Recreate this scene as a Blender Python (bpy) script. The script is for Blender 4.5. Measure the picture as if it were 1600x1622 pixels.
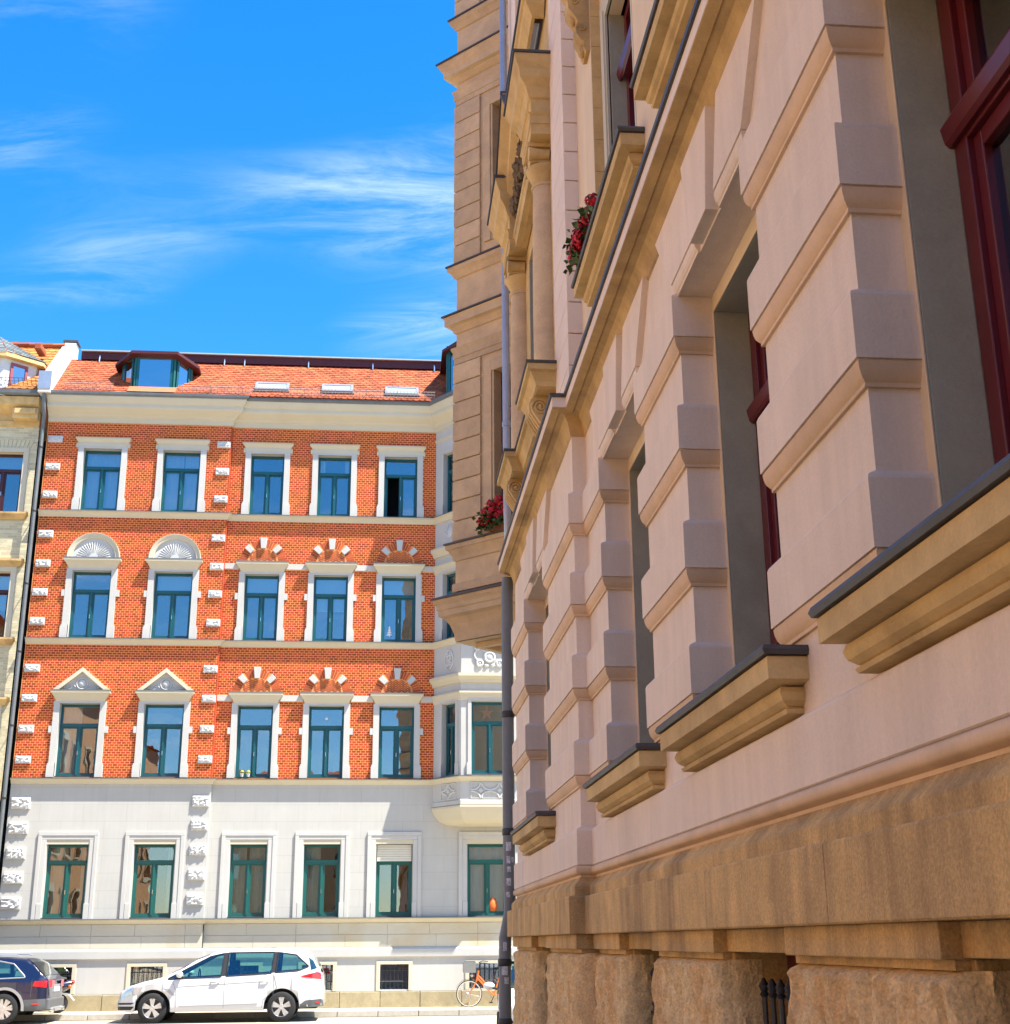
import bpy, bmesh, math, random
from mathutils import Vector, Matrix, noise
R = math.radians
PI = math.pi
rnd = random.Random(7)
scene = bpy.context.scene
for o in list(bpy.data.objects):
    bpy.data.objects.remove(o)

# ------------------------------------------------------------------ camera
CAM_H = 1.75
cam_d = bpy.data.cameras.new('camera')
cam = bpy.data.objects.new('camera', cam_d)
scene.collection.objects.link(cam)
scene.camera = cam
cam_d.sensor_fit = 'HORIZONTAL'
cam_d.sensor_width = 36.0
cam_d.lens = 36.0 * 2122.16 / 1600.0
cam_d.clip_start = 0.05
cam_d.clip_end = 5000
_p, _r, _y = 0.31007964, -0.008028, 0.09142308
_f = Vector((math.sin(_y) * math.cos(_p), math.cos(_y) * math.cos(_p), math.sin(_p)))
_rt = Vector((math.cos(_y), -math.sin(_y), 0))
_up = _rt.cross(_f)
_rt2 = _rt * math.cos(_r) + _up * math.sin(_r)
_up2 = -_rt * math.sin(_r) + _up * math.cos(_r)
cam.matrix_world = Matrix(((_rt2.x, _up2.x, -_f.x, 0), (_rt2.y, _up2.y, -_f.y, 0), (_rt2.z, _up2.z, -_f.z, CAM_H), (0, 0, 0, 1)))

def pix(x, y):
    """photo pixel (1600 x 1622) to a direction"""
    return _rt2 * ((x - 800) / 2122.16) - _up2 * ((y - 811) / 2122.16) + _f
def on_y(x, y, Y):
    d = pix(x, y); t = Y / d.y
    return Vector((d.x * t, Y, CAM_H + d.z * t))

# ------------------------------------------------------------------ sky and sun
SUN = Vector((1.83, -1.0, 3.9)).normalized()
elev = math.asin(SUN.z)
world = bpy.data.worlds.new('World')
scene.world = world
world.use_nodes = True
wn, wl = world.node_tree.nodes, world.node_tree.links
wn.clear()
sky = wn.new('ShaderNodeTexSky')
sky.sky_type = 'NISHITA'
sky.sun_disc = False
sky.sun_elevation = elev
sky.sun_rotation = math.atan2(SUN.x, SUN.y)
sky.altitude = 150
sky.air_density = 1.0
sky.dust_density = 0.3
sky.ozone_density = 3.0
SKY_STRENGTH = 0.117
hsv = wn.new('ShaderNodeHueSaturation')
hsv.inputs['Saturation'].default_value = 1.40
wl.new(sky.outputs[0], hsv.inputs['Color'])
# thin cirrus streaks on a high layer, all round the sky
tc = wn.new('ShaderNodeTexCoord')
sep = wn.new('ShaderNodeSeparateXYZ')
wl.new(tc.outputs['Generated'], sep.inputs[0])
def wmath(op, a, b=None, clamp=False):
    n = wn.new('ShaderNodeMath'); n.operation = op; n.use_clamp = clamp
    for i, v in ((0, a), (1, b)):
        if v is None: continue
        if isinstance(v, (int, float)): n.inputs[i].default_value = v
        else: wl.new(v, n.inputs[i])
    return n.outputs[0]
zz = wmath('MAXIMUM', wmath('ADD', sep.outputs['Z'], 0.08), 0.05)
cb = wn.new('ShaderNodeCombineXYZ')
wl.new(wmath('DIVIDE', sep.outputs['X'], zz), cb.inputs[0])
wl.new(wmath('DIVIDE', sep.outputs['Y'], zz), cb.inputs[1])
mp = wn.new('ShaderNodeMapping')
mp.inputs['Rotation'].default_value = (0, 0, R(12))
mp.inputs['Location'].default_value = (15.1, 0.24, 0)
wl.new(cb.outputs[0], mp.inputs[0])
def wnoise(sx, sy, scale, detail, rough, dist):
    m2 = wn.new('ShaderNodeMapping'); m2.inputs['Scale'].default_value = (sx, sy, 1)
    wl.new(mp.outputs[0], m2.inputs[0])
    n = wn.new('ShaderNodeTexNoise')
    n.inputs['Scale'].default_value = scale; n.inputs['Detail'].default_value = detail
    n.inputs['Roughness'].default_value = rough; n.inputs['Distortion'].default_value = dist
    wl.new(m2.outputs[0], n.inputs['Vector'])
    return n.outputs['Fac']
def wramp(v, a, b):
    n = wn.new('ShaderNodeMapRange'); n.clamp = True; n.interpolation_type = 'SMOOTHSTEP'
    n.inputs[1].default_value = a; n.inputs[2].default_value = b
    wl.new(v, n.inputs[0]); return n.outputs[0]
big = wramp(wnoise(0.8, 1.5, 1.1, 2, 0.5, 0.3), 0.46, 0.66)
wisp = wramp(wnoise(0.9, 3.0, 2.6, 12, 0.68, 0.9), 0.38, 0.80)
cl = wmath('MULTIPLY', wmath('MULTIPLY', big, wisp), 0.60, True)
mixc = wn.new('ShaderNodeMixRGB')
mixc.inputs[2].default_value = (5.6, 6.0, 6.6, 1)
wl.new(cl, mixc.inputs[0])
wl.new(hsv.outputs[0], mixc.inputs[1])
bg = wn.new('ShaderNodeBackground')
bg.inputs['Strength'].default_value = SKY_STRENGTH
wl.new(mixc.outputs[0], bg.inputs['Color'])
wo = wn.new('ShaderNodeOutputWorld')
wl.new(bg.outputs[0], wo.inputs[0])

sun_d = bpy.data.lights.new('sun', 'SUN')
sun_d.energy = 5.0
sun_d.angle = R(0.53)
sun_d.color = (1.0, 0.95, 0.86)
sun = bpy.data.objects.new('sun', sun_d)
scene.collection.objects.link(sun)
sun.rotation_euler = SUN.to_track_quat('Z', 'Y').to_euler()
sun.location = (20, -15, 40)

vs = scene.view_settings
scene.display_settings.display_device = 'sRGB'
vs.view_transform = 'Standard'; vs.look = 'None'
vs.gamma = 1.0; vs.use_curve_mapping = False
vs.exposure = 1.55
scene.render.engine = 'CYCLES'
scene.cycles.max_bounces = 6
scene.cycles.diffuse_bounces = 4
scene.cycles.glossy_bounces = 3
scene.cycles.transparent_max_bounces = 6
scene.cycles.caustics_reflective = False
scene.cycles.caustics_refractive = False

# ------------------------------------------------------------------ mesh helpers
COL = scene.collection
class MB:
    def __init__(s): s.v = []; s.f = []; s.sm = []
    def add(s, vs_, fs, smooth=False):
        n = len(s.v); s.v += [tuple(q) for q in vs_]
        for f in fs: s.f.append([n + i for i in f]); s.sm.append(smooth)
        return s
    def box(s, x0, x1, y0, y1, z0, z1, skip=''):
        v = [(x0, y0, z0), (x1, y0, z0), (x1, y1, z0), (x0, y1, z0), (x0, y0, z1), (x1, y0, z1), (x1, y1, z1), (x0, y1, z1)]
        F = {'b': (0, 3, 2, 1), 't': (4, 5, 6, 7), 'f': (0, 1, 5, 4), 'k': (2, 3, 7, 6), 'l': (3, 0, 4, 7), 'r': (1, 2, 6, 5)}
        return s.add(v, [F[k] for k in F if k not in skip])
    def prism(s, poly, fn, d0, d1):
        """poly: 2-D points; fn(u, v, d) -> xyz"""
        n = len(poly)
        a = [fn(u, v, d0) for u, v in poly]; b = [fn(u, v, d1) for u, v in poly]
        fs = [list(range(n - 1, -1, -1)), list(range(n, 2 * n))]
        fs += [(i, (i + 1) % n, n + (i + 1) % n, n + i) for i in range(n)]
        return s.add(a + b, fs)
    def tube(s, path, r, n=8, cap=True, smooth=True, rs=None):
        P = [Vector(p) for p in path]; rings = []
        up = None
        for i, p in enumerate(P):
            t = (P[min(i + 1, len(P) - 1)] - P[max(i - 1, 0)]).normalized()
            if up is None: up = Vector((0, 0, 1)) if abs(t.z) < 0.9 else Vector((1, 0, 0))
            a = t.cross(up).normalized(); b = a.cross(t).normalized(); up = b
            rr = rs[i] if rs else r
            rings.append([p + (a * math.cos(2 * PI * k / n) + b * math.sin(2 * PI * k / n)) * rr for k in range(n)])
        v = [q for rg in rings for q in rg]
        fs = [(i * n + k, i * n + (k + 1) % n, (i + 1) * n + (k + 1) % n, (i + 1) * n + k) for i in range(len(P) - 1) for k in range(n)]
        s.add(v, fs, smooth)
        if cap:
            s.add(rings[0], [list(range(n))]); s.add(rings[-1], [list(range(n - 1, -1, -1))])
        return s
    def lathe(s, prof, c, n=24, a0=0, a1=2 * PI, axis='z', smooth=True):
        full = abs(a1 - a0 - 2 * PI) < 1e-6
        m = n if full else n + 1; v = []
        for r, z in prof:
            for k in range(m):
                a = a0 + (a1 - a0) * k / n
                x, y = r * math.cos(a), r * math.sin(a)
                q = {'z': (x, y, z), 'y': (x, z, y), 'x': (z, x, y)}[axis]
                v.append((c[0] + q[0], c[1] + q[1], c[2] + q[2]))
        fs = []
        for i in range(len(prof) - 1):
            for k in range(n):
                k2 = (k + 1) % m
                fs.append((i * m + k, i * m + k2, (i + 1) * m + k2, (i + 1) * m + k))
        return s.add(v, fs, smooth)
    def ball(s, c, r, n=8, m=6, smooth=True):
        rx, ry, rz = (r, r, r) if isinstance(r, (int, float)) else r
        v = [(c[0], c[1], c[2] - rz)]
        for i in range(1, m):
            t = PI * i / m
            for k in range(n):
                a = 2 * PI * k / n
                v.append((c[0] + rx * math.sin(t) * math.cos(a), c[1] + ry * math.sin(t) * math.sin(a), c[2] - rz * math.cos(t)))
        v.append((c[0], c[1], c[2] + rz))
        fs = [(0, 1 + (k + 1) % n, 1 + k) for k in range(n)]
        for i in range(m - 2):
            for k in range(n):
                fs.append((1 + i * n + k, 1 + i * n + (k + 1) % n, 1 + (i + 1) * n + (k + 1) % n, 1 + (i + 1) * n + k))
        b = 1 + (m - 2) * n
        fs += [(b + k, b + (k + 1) % n, len(v) - 1) for k in range(n)]
        return s.add(v, fs, smooth)
    def sweep(s, plan, prof, caps=True, smooth=False):
        """plan: (x, y) polyline, outward = left of travel; prof: (offset, z) from bottom to top"""
        pts = [Vector((p[0], p[1])) for p in plan]; n = len(pts); mit = []
        for i in range(n):
            ds = []
            if i > 0: ds.append((pts[i] - pts[i - 1]).normalized())
            if i < n - 1: ds.append((pts[i + 1] - pts[i]).normalized())
            ns = [Vector((-d.y, d.x)) for d in ds]
            if len(ns) == 1: mit.append(ns[0])
            else:
                b = (ns[0] + ns[1]); b.normalize(); mit.append(b / max(0.25, b.dot(ns[0])))
        v = []
        for off, z in prof:
            for i in range(n):
                q = pts[i] + mit[i] * off; v.append((q.x, q.y, z))
        fs = [(j * n + i, (j + 1) * n + i, (j + 1) * n + i + 1, j * n + i + 1) for j in range(len(prof) - 1) for i in range(n - 1)]
        s.add(v, fs, smooth)
        if caps:
            for i in (0, n - 1):
                ring = [v[j * n + i] for j in range(len(prof))]
                if len(ring) > 2: s.add(ring, [list(range(len(ring))) if i else list(range(len(ring) - 1, -1, -1))])
        return s
    def grid(s, fn, nu, nv, smooth=True):
        v = [fn(i / nu, j / nv) for j in range(nv + 1) for i in range(nu + 1)]
        fs = [(j * (nu + 1) + i, j * (nu + 1) + i + 1, (j + 1) * (nu + 1) + i + 1, (j + 1) * (nu + 1) + i) for j in range(nv) for i in range(nu)]
        return s.add(v, fs, smooth)

def mesh(mb, name, fix=True):
    me = bpy.data.meshes.new(name)
    me.from_pydata(mb.v, [], mb.f)
    me.polygons.foreach_set('use_smooth', mb.sm)
    if fix and len(mb.f) < 60000:
        bm = bmesh.new(); bm.from_mesh(me)
        bmesh.ops.recalc_face_normals(bm, faces=bm.faces)
        bm.to_mesh(me); bm.free()
    if any(mb.sm): me.set_sharp_from_angle(angle=R(42))
    me.update()
    return me

def obj(name, mb, m, parent=None, bevel=0, kind=None, label=None, fix=True):
    me = mb if isinstance(mb, bpy.types.Mesh) else mesh(mb, name, fix)
    o = bpy.data.objects.new(name, me)
    COL.objects.link(o)
    if m is not None and not len(me.materials):
        me.materials.append(MAT[m])
    if parent is not None:
        o.parent = parent
        o.matrix_parent_inverse = parent.matrix_basis.inverted()
    if bevel:
        b = o.modifiers.new('bevel', 'BEVEL'); b.width = bevel; b.segments = 2; b.limit_method = 'ANGLE'; b.angle_limit = R(50)
    if kind: o['kind'] = kind
    if label: o['label'] = label
    return o

def tag(o, label, cat, group=None):
    o['label'] = label; o['category'] = cat
    if group: o['group'] = group
    return o

def thing(name, label, cat, loc=(0, 0, 0), rz=0, group=None):
    o = bpy.data.objects.new(name, None); COL.objects.link(o)
    o.location = loc; o.rotation_euler = (0, 0, rz); o.empty_display_size = 0.2
    o.matrix_basis = Matrix.Translation(loc) @ Matrix.Rotation(rz, 4, 'Z')
    return tag(o, label, cat, group)

def lpart(name, mb, m, parent, **k):
    """a part whose coordinates are in the parent's own space"""
    o = obj(name, mb, m, None, **k); o.parent = parent
    return o
# ------------------------------------------------------------------ materials
MAT = {}
def mat(name, col, rough=0.8, var=0.12, scale=3.0, col2=None, amt2=0.5, scale2=0.6, streak=0, bump=0.0, bscale=40, metal=0.0, island=0.0, spec=0.4, coat=0.0, objrand=0.0, fine=0.0, th2=(0.45, 0.7), bdist=0.01):
    m = bpy.data.materials.new(name); m.use_nodes = True
    nt = m.node_tree; N = nt.nodes; L = nt.links
    b = N['Principled BSDF']
    b.inputs['Roughness'].default_value = rough
    b.inputs['Metallic'].default_value = metal
    b.inputs['Specular IOR Level'].default_value = spec
    b.inputs['Coat Weight'].default_value = coat
    if coat: b.inputs['Coat Roughness'].default_value = 0.05
    g = N.new('ShaderNodeNewGeometry')
    vec = g.outputs['Position']
    def nz(sc, detail=5, rough_=0.6, sz=1.0, dist=0.0):
        v = vec
        if sz != 1.0:
            mp_ = N.new('ShaderNodeMapping'); mp_.inputs['Scale'].default_value = (1, 1, sz)
            L.new(v, mp_.inputs[0]); v = mp_.outputs[0]
        n = N.new('ShaderNodeTexNoise'); n.inputs['Scale'].default_value = sc; n.inputs['Detail'].default_value = detail
        n.inputs['Roughness'].default_value = rough_; n.inputs['Distortion'].default_value = dist
        L.new(v, n.inputs['Vector']); return n.outputs['Fac']
    def mr(v, a, b_, c=0, d=1):
        n = N.new('ShaderNodeMapRange'); n.inputs[1].default_value = a; n.inputs[2].default_value = b_
        n.inputs[3].default_value = c; n.inputs[4].default_value = d
        L.new(v, n.inputs[0]); return n.outputs[0]
    def mul(c, f):
        n = N.new('ShaderNodeMixRGB'); n.blend_type = 'MULTIPLY'; n.inputs[0].default_value = 1
        L.new(c, n.inputs[1]); L.new(f, n.inputs[2]); return n.outputs[0]
    rgb = N.new('ShaderNodeRGB'); rgb.outputs[0].default_value = (*col, 1)
    c = rgb.outputs[0]
    if col2:
        n = N.new('ShaderNodeMixRGB')
        f = mr(nz(scale2, 7, 0.65, 0.12 if streak else 1.0, 0.6), th2[0], th2[1], 0, amt2)
        L.new(f, n.inputs[0]); L.new(c, n.inputs[1]); n.inputs[2].default_value = (*col2, 1); c = n.outputs[0]
    if var: c = mul(c, mr(nz(scale), 0.25, 0.75, 1 - var, 1 + var))
    if fine: c = mul(c, mr(nz(90, 3), 0.3, 0.7, 1 - fine, 1 + fine))
    if streak: c = mul(c, mr(nz(9, 4, 0.6, 0.07), 0.3, 0.72, 1 + streak * 0.5, 1 - streak))
    if island: c = mul(c, mr(g.outputs['Random Per Island'], 0, 1, 1 - island, 1 + island))
    if objrand:
        oi = N.new('ShaderNodeObjectInfo'); c = mul(c, mr(oi.outputs['Random'], 0, 1, 1 - objrand, 1 + objrand))
    L.new(c, b.inputs['Base Color'])
    if bump:
        bp = N.new('ShaderNodeBump'); bp.inputs['Strength'].default_value = bump; bp.inputs['Distance'].default_value = bdist
        L.new(nz(bscale, 6, 0.65), bp.inputs['Height']); L.new(bp.outputs[0], b.inputs['Normal'])
    MAT[name] = m
    return m

def glass(name, tint, refl, wav=0.0, rough=0.0):
    """window glass: mirror part over a see-through tinted part"""
    m = bpy.data.materials.new(name); m.use_nodes = True
    nt = m.node_tree; N = nt.nodes; L = nt.links; N.clear()
    out = N.new('ShaderNodeOutputMaterial'); mx = N.new('ShaderNodeMixShader')
    tr = N.new('ShaderNodeBsdfTransparent'); tr.inputs[0].default_value = (*tint, 1)
    gl = N.new('ShaderNodeBsdfGlossy'); gl.inputs['Roughness'].default_value = rough; gl.inputs[0].default_value = (0.95, 0.97, 1, 1)
    fr = N.new('ShaderNodeFresnel'); fr.inputs['IOR'].default_value = 1.5
    ad = N.new('ShaderNodeMath'); ad.operation = 'ADD'; ad.use_clamp = True; ad.inputs[1].default_value = refl
    L.new(fr.outputs[0], ad.inputs[0]); L.new(ad.outputs[0], mx.inputs[0])
    if wav:
        g = N.new('ShaderNodeNewGeometry'); n = N.new('ShaderNodeTexNoise'); n.inputs['Scale'].default_value = 1.7; n.inputs['Detail'].default_value = 1.5
        bp = N.new('ShaderNodeBump'); bp.inputs['Strength'].default_value = wav; bp.inputs['Distance'].default_value = 0.05
        L.new(g.outputs['Position'], n.inputs['Vector']); L.new(n.outputs[0], bp.inputs['Height']); L.new(bp.outputs[0], gl.inputs['Normal'])
    L.new(tr.outputs[0], mx.inputs[1]); L.new(gl.outputs[0], mx.inputs[2]); L.new(mx.outputs[0], out.inputs[0])
    MAT[name] = m

mat('pink_plaster', (0.81, 0.655, 0.51), 0.9, 0.06, 2.5, (0.63, 0.515, 0.41), 0.55, 0.9, streak=0.07, bump=0.35, bscale=75, fine=0.04)
mat('pale_pink_plaster', (0.80, 0.66, 0.54), 0.9, 0.05, 2.0, (0.66, 0.54, 0.47), 0.5, 0.7, bump=0.2, bscale=60, fine=0.03)
mat('bounce_tan_plaster', (0.74, 0.52, 0.33), 0.88, 0.07, 3.0, (0.42, 0.30, 0.18), 0.5, 1.4, bump=0.15, bscale=50, fine=0.03)  # warm ground bounce on the down-facing mouldings, put into the base colour
mat('beige_plaster', (0.76, 0.60, 0.40), 0.9, 0.07, 2.0, (0.62, 0.48, 0.31), 0.6, 0.8, streak=0.06, bump=0.2, bscale=50)
mat('sandstone', (0.66, 0.42, 0.165), 0.92, 0.22, 5.0, (0.25, 0.155, 0.075), 0.85, 1.6, streak=0.13, bump=0.8, bscale=70, fine=0.20)
mat('sandstone_trim', (0.63, 0.44, 0.19), 0.9, 0.14, 5.0, (0.34, 0.22, 0.09), 0.7, 1.3, bump=0.4, bscale=45, fine=0.06)
mat('cornice_stone', (0.56, 0.37, 0.155), 0.9, 0.18, 4.0, (0.24, 0.15, 0.07), 0.8, 1.2, bump=0.4, bscale=45, fine=0.06)
mat('oriel_stone', (0.60, 0.445, 0.265), 0.92, 0.14, 5.0, (0.42, 0.31, 0.21), 0.7, 1.6, bump=0.5, bscale=40, fine=0.09, objrand=0.10)
mat('rock_stone', (0.86, 0.63, 0.32), 0.95, 0.2, 9.0, (0.66, 0.33, 0.11), 0.7, 1.7, streak=0.08, bump=1.0, bscale=38, fine=0.22, bdist=0.02)
mat('carved_dark', (0.16, 0.11, 0.06), 0.95, 0.3, 12.0, bump=0.8, bscale=40)
mat('grey_stone', (0.40, 0.385, 0.29), 0.85, 0.1, 4.0, (0.26, 0.25, 0.19), 0.6, 1.5, bump=0.25, bscale=50, fine=0.05)
mat('lead_flashing', (0.075, 0.07, 0.068), 0.55, 0.2, 6.0, metal=0.2, spec=0.5)
mat('zinc', (0.36, 0.40, 0.46), 0.42, 0.12, 5.0, metal=0.55, bump=0.05, bscale=20)
mat('grey_pipe', (0.15, 0.17, 0.18), 0.5, 0.12, 5.0, (0.23, 0.23, 0.23), 0.5, 2.0, spec=0.5)
mat('iron', (0.03, 0.031, 0.034), 0.5, 0.2, 8.0, spec=0.5)
mat('red_frame', (0.115, 0.012, 0.016), 0.32, 0.1, 5.0, spec=0.5)
mat('white_paint', (0.62, 0.62, 0.60), 0.5, 0.03, 4.0)
mat('white_plaster', (0.50, 0.49, 0.455), 0.88, 0.04, 2.0, (0.43, 0.415, 0.37), 0.5, 0.6, streak=0.03, bump=0.12, bscale=60)
mat('cream_trim', (0.56, 0.51, 0.38), 0.85, 0.04, 2.0, (0.53, 0.47, 0.33), 0.45, 0.8, bump=0.1, bscale=40)
mat('cream_ashlar', (0.56, 0.52, 0.41), 0.9, 0.05, 2.0, (0.55, 0.40, 0.18), 0.7, 0.45, bump=0.15, bscale=40, th2=(0.56, 0.72))
mat('relief_white', (0.54, 0.54, 0.515), 0.85, 0.04, 3.0, bump=0.1, bscale=40)
mat('base_stone', (0.36, 0.30, 0.18), 0.95, 0.14, 8.0, (0.26, 0.21, 0.13), 0.6, 1.5, bump=0.5, bscale=25, fine=0.08, objrand=0.08)
mat('red_brick', (0.40, 0.046, 0.010), 0.75, 0.12, 4.0, island=0.38, spec=0.35)
mat('mortar', (0.76, 0.31, 0.10), 0.95, 0.06, 3.0)
mat('arch_brick', (0.42, 0.075, 0.02), 0.75, 0.10, 6.0, island=0.30)
mat('yellow_brick', (0.56, 0.50, 0.32), 0.85, 0.08, 4.0, island=0.16)
mat('yellow_mortar', (0.66, 0.60, 0.44), 0.95, 0.06, 3.0)
mat('roof_tile', (0.36, 0.085, 0.028), 0.8, 0.14, 2.0, island=0.34)
mat('orange_tile', (0.46, 0.18, 0.04), 0.8, 0.10, 2.0, island=0.20)
mat('slate', (0.17, 0.19, 0.19), 0.6, 0.1, 3.0, island=0.35)
mat('maroon_metal', (0.07, 0.012, 0.014), 0.5, 0.1, 3.0)
mat('roof_sheet', (0.42, 0.47, 0.48), 0.5, 0.08, 2.0, metal=0.3)
mat('gutter_zinc', (0.15, 0.16, 0.16), 0.5, 0.15, 3.0, metal=0.3)
mat('teal_frame', (0.006, 0.085, 0.10), 0.35, 0.06, 5.0, spec=0.5)
mat('green_frame', (0.006, 0.10, 0.085), 0.4, 0.06, 5.0, spec=0.5)
mat('brown_frame', (0.05, 0.012, 0.012), 0.4, 0.06, 5.0, spec=0.5)
mat('pink_frame', (0.30, 0.06, 0.07), 0.45, 0.06, 5.0, spec=0.5)
mat('curtain', (0.80, 0.82, 0.80), 0.95, 0.05, 3.0)
mat('blind', (0.62, 0.70, 0.72), 0.9, 0.04, 3.0)
mat('skylight_glass', (0.30, 0.40, 0.45), 0.12, 0.03, 3.0, spec=0.6)
mat('shutter', (0.66, 0.62, 0.50), 0.7, 0.05, 3.0)
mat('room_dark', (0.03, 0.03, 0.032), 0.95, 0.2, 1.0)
mat('asphalt', (0.37, 0.325, 0.25), 0.95, 0.14, 1.5, (0.29, 0.25, 0.19), 0.6, 0.35, bump=0.35, bscale=120, fine=0.12)
mat('slab', (0.50, 0.44, 0.33), 0.92, 0.07, 4.0, (0.44, 0.38, 0.28), 0.5, 0.8, bump=0.2, bscale=80, objrand=0.09)
mat('joint_sand', (0.27, 0.24, 0.18), 0.98, 0.15, 10.0)
mat('kerb_granite', (0.42, 0.39, 0.33), 0.9, 0.12, 12.0, bump=0.3, bscale=60, objrand=0.10)
mat('white_car', (0.62, 0.63, 0.65), 0.28, 0.01, 2.0, coat=1.0, spec=0.5)
mat('blue_car', (0.004, 0.007, 0.032), 0.25, 0.01, 2.0, coat=1.0, spec=0.5)
mat('silver_trim', (0.42, 0.43, 0.45), 0.35, 0.03, 3.0, metal=0.6)
mat('grey_trim', (0.10, 0.105, 0.11), 0.6, 0.05, 3.0)
mat('alloy', (0.62, 0.63, 0.65), 0.28, 0.03, 3.0, metal=0.85)
mat('tyre', (0.018, 0.018, 0.019), 0.85, 0.15, 20.0)
mat('black_plastic', (0.015, 0.015, 0.017), 0.5, 0.1, 5.0)
mat('tail_red', (0.50, 0.012, 0.02), 0.18, 0.05, 20.0, coat=0.8)
mat('indicator_orange', (0.75, 0.14, 0.01), 0.2, 0.05, 20.0, coat=0.8)
mat('lamp_clear', (0.45, 0.47, 0.5), 0.12, 0.15, 30.0, coat=1.0, metal=0.4)
mat('number_plate', (0.78, 0.78, 0.76), 0.45, 0.02, 5.0)
mat('seat_dark', (0.05, 0.05, 0.055), 0.9, 0.1, 5.0)
mat('bike_orange', (0.85, 0.17, 0.01), 0.3, 0.03, 5.0, coat=0.6)
mat('chrome', (0.7, 0.71, 0.72), 0.18, 0.02, 5.0, metal=0.9)
mat('wicker', (0.22, 0.22, 0.21), 0.7, 0.2, 40.0)
mat('geranium', (0.50, 0.004, 0.02), 0.6, 0.15, 25.0, island=0.35)
mat('leaf', (0.055, 0.115, 0.03), 0.6, 0.2, 10.0, island=0.4)
mat('light_leaf', (0.30, 0.42, 0.05), 0.6, 0.2, 10.0, island=0.35)
mat('terracotta', (0.42, 0.14, 0.06), 0.8, 0.1, 8.0)
mat('orange_vase', (0.80, 0.16, 0.03), 0.4, 0.05, 8.0)
mat('white_pot', (0.62, 0.62, 0.6), 0.4, 0.03, 5.0)
mat('paper_white', (0.78, 0.78, 0.80), 0.8, 0.03, 5.0)
mat('paper_star', (0.85, 0.11, 0.02), 0.8, 0.1, 6.0)
mat('sticker', (0.60, 0.62, 0.66), 0.6, 0.2, 60.0, (0.12, 0.12, 0.13), 0.9, 45.0)
mat('magenta_cloth', (0.60, 0.02, 0.22), 0.7, 0.05, 6.0)
mat('yellow_facade', (0.62, 0.50, 0.30), 0.9, 0.08, 2.0)
mat('orange_facade', (0.58, 0.32, 0.16), 0.9, 0.08, 2.0)
glass('window_glass', (0.80, 0.88, 0.90), 0.13, 0.04)
glass('old_glass', (0.75, 0.82, 0.80), 0.10, 0.03)
glass('near_glass', (0.55, 0.6, 0.5), 0.26, 0.03)
glass('car_glass', (0.45, 0.72, 0.64), 0.10, 0.0)

def score(name, bw, bh, depth=0.86, axis='x'):
    """faint scored joints in a plaster coat"""
    nt = MAT[name].node_tree; N, L = nt.nodes, nt.links; b = N['Principled BSDF']
    g = N.new('ShaderNodeNewGeometry'); sp = N.new('ShaderNodeSeparateXYZ'); cb_ = N.new('ShaderNodeCombineXYZ')
    L.new(g.outputs['Position'], sp.inputs[0]); L.new(sp.outputs['X' if axis == 'x' else 'Y'], cb_.inputs[0]); L.new(sp.outputs['Z'], cb_.inputs[1])
    br = N.new('ShaderNodeTexBrick'); br.inputs['Scale'].default_value = 1.0; br.inputs['Brick Width'].default_value = bw; br.inputs['Row Height'].default_value = bh
    br.inputs['Mortar Size'].default_value = 0.007; br.inputs['Mortar Smooth'].default_value = 0.3
    br.inputs['Color1'].default_value = (1, 1, 1, 1); br.inputs['Color2'].default_value = (0.985, 0.98, 0.97, 1); br.inputs['Mortar'].default_value = (depth, depth, depth, 1)
    L.new(cb_.outputs[0], br.inputs['Vector'])
    old = b.inputs['Base Color'].links[0].from_socket
    m = N.new('ShaderNodeMixRGB'); m.blend_type = 'MULTIPLY'; m.inputs[0].default_value = 1
    L.new(old, m.inputs[1]); L.new(br.outputs['Color'], m.inputs[2]); L.new(m.outputs[0], b.inputs['Base Color'])
mat('scored_plaster', (0.47, 0.46, 0.42), 0.88, 0.04, 2.0, (0.46, 0.445, 0.40), 0.5, 0.6, streak=0.04, bump=0.12, bscale=60)
score('scored_plaster', 1.12, 0.44, 0.84)
# ------------------------------------------------------------------ street ground
D = 37.0                       # distance of the far facades
PAVE = 0.14
g = MB(); g.add([(-400, -400, 0), (400, -400, 0), (400, 400, 0), (-400, 400, 0)], [(0, 1, 2, 3)])
o = obj('street', g, 'asphalt'); o['kind'] = 'structure'
o['label'] = 'pale sunlit asphalt street between the buildings'
KERB_Y = 35.35
pv = MB(); pv.box(-40, 40, KERB_Y + 0.15, D + 0.5, 0.004, PAVE - 0.012)
pave = obj('pavement', pv, 'joint_sand'); pave['kind'] = 'structure'
pave['label'] = 'pale slab pavement along the far facades'
kb = MB(); kb.box(0, 0.985, 0, 0.15, 0, PAVE + 0.004); kme = mesh(kb, 'kerbstone')
kme.materials.append(MAT['kerb_granite'])
sme = {}
for i in range(-13, 12):
    o = obj('kerbstone', kme, None, pave, bevel=0.012); o.location = (i * 1.0, KERB_Y, 0.004)
rows = [(KERB_Y + 0.155, 0.50), (KERB_Y + 0.66, 0.50), (KERB_Y + 1.165, 0.48)]
sm = MB(); sm.box(0, 0.692, 0, 0.494, PAVE - 0.06, PAVE); slab_me = mesh(sm, 'paving_slab'); slab_me.materials.append(MAT['slab'])
for j, (y0, w) in enumerate(rows):
    for i in range(-18, 9):
        o = obj('paving_slab', slab_me, None, pave)
        o.location = (i * 0.70 + 0.35 * (j % 2), y0, rnd.uniform(-0.003, 0.003)); o.scale = (1, w / 0.5, 1)
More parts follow.
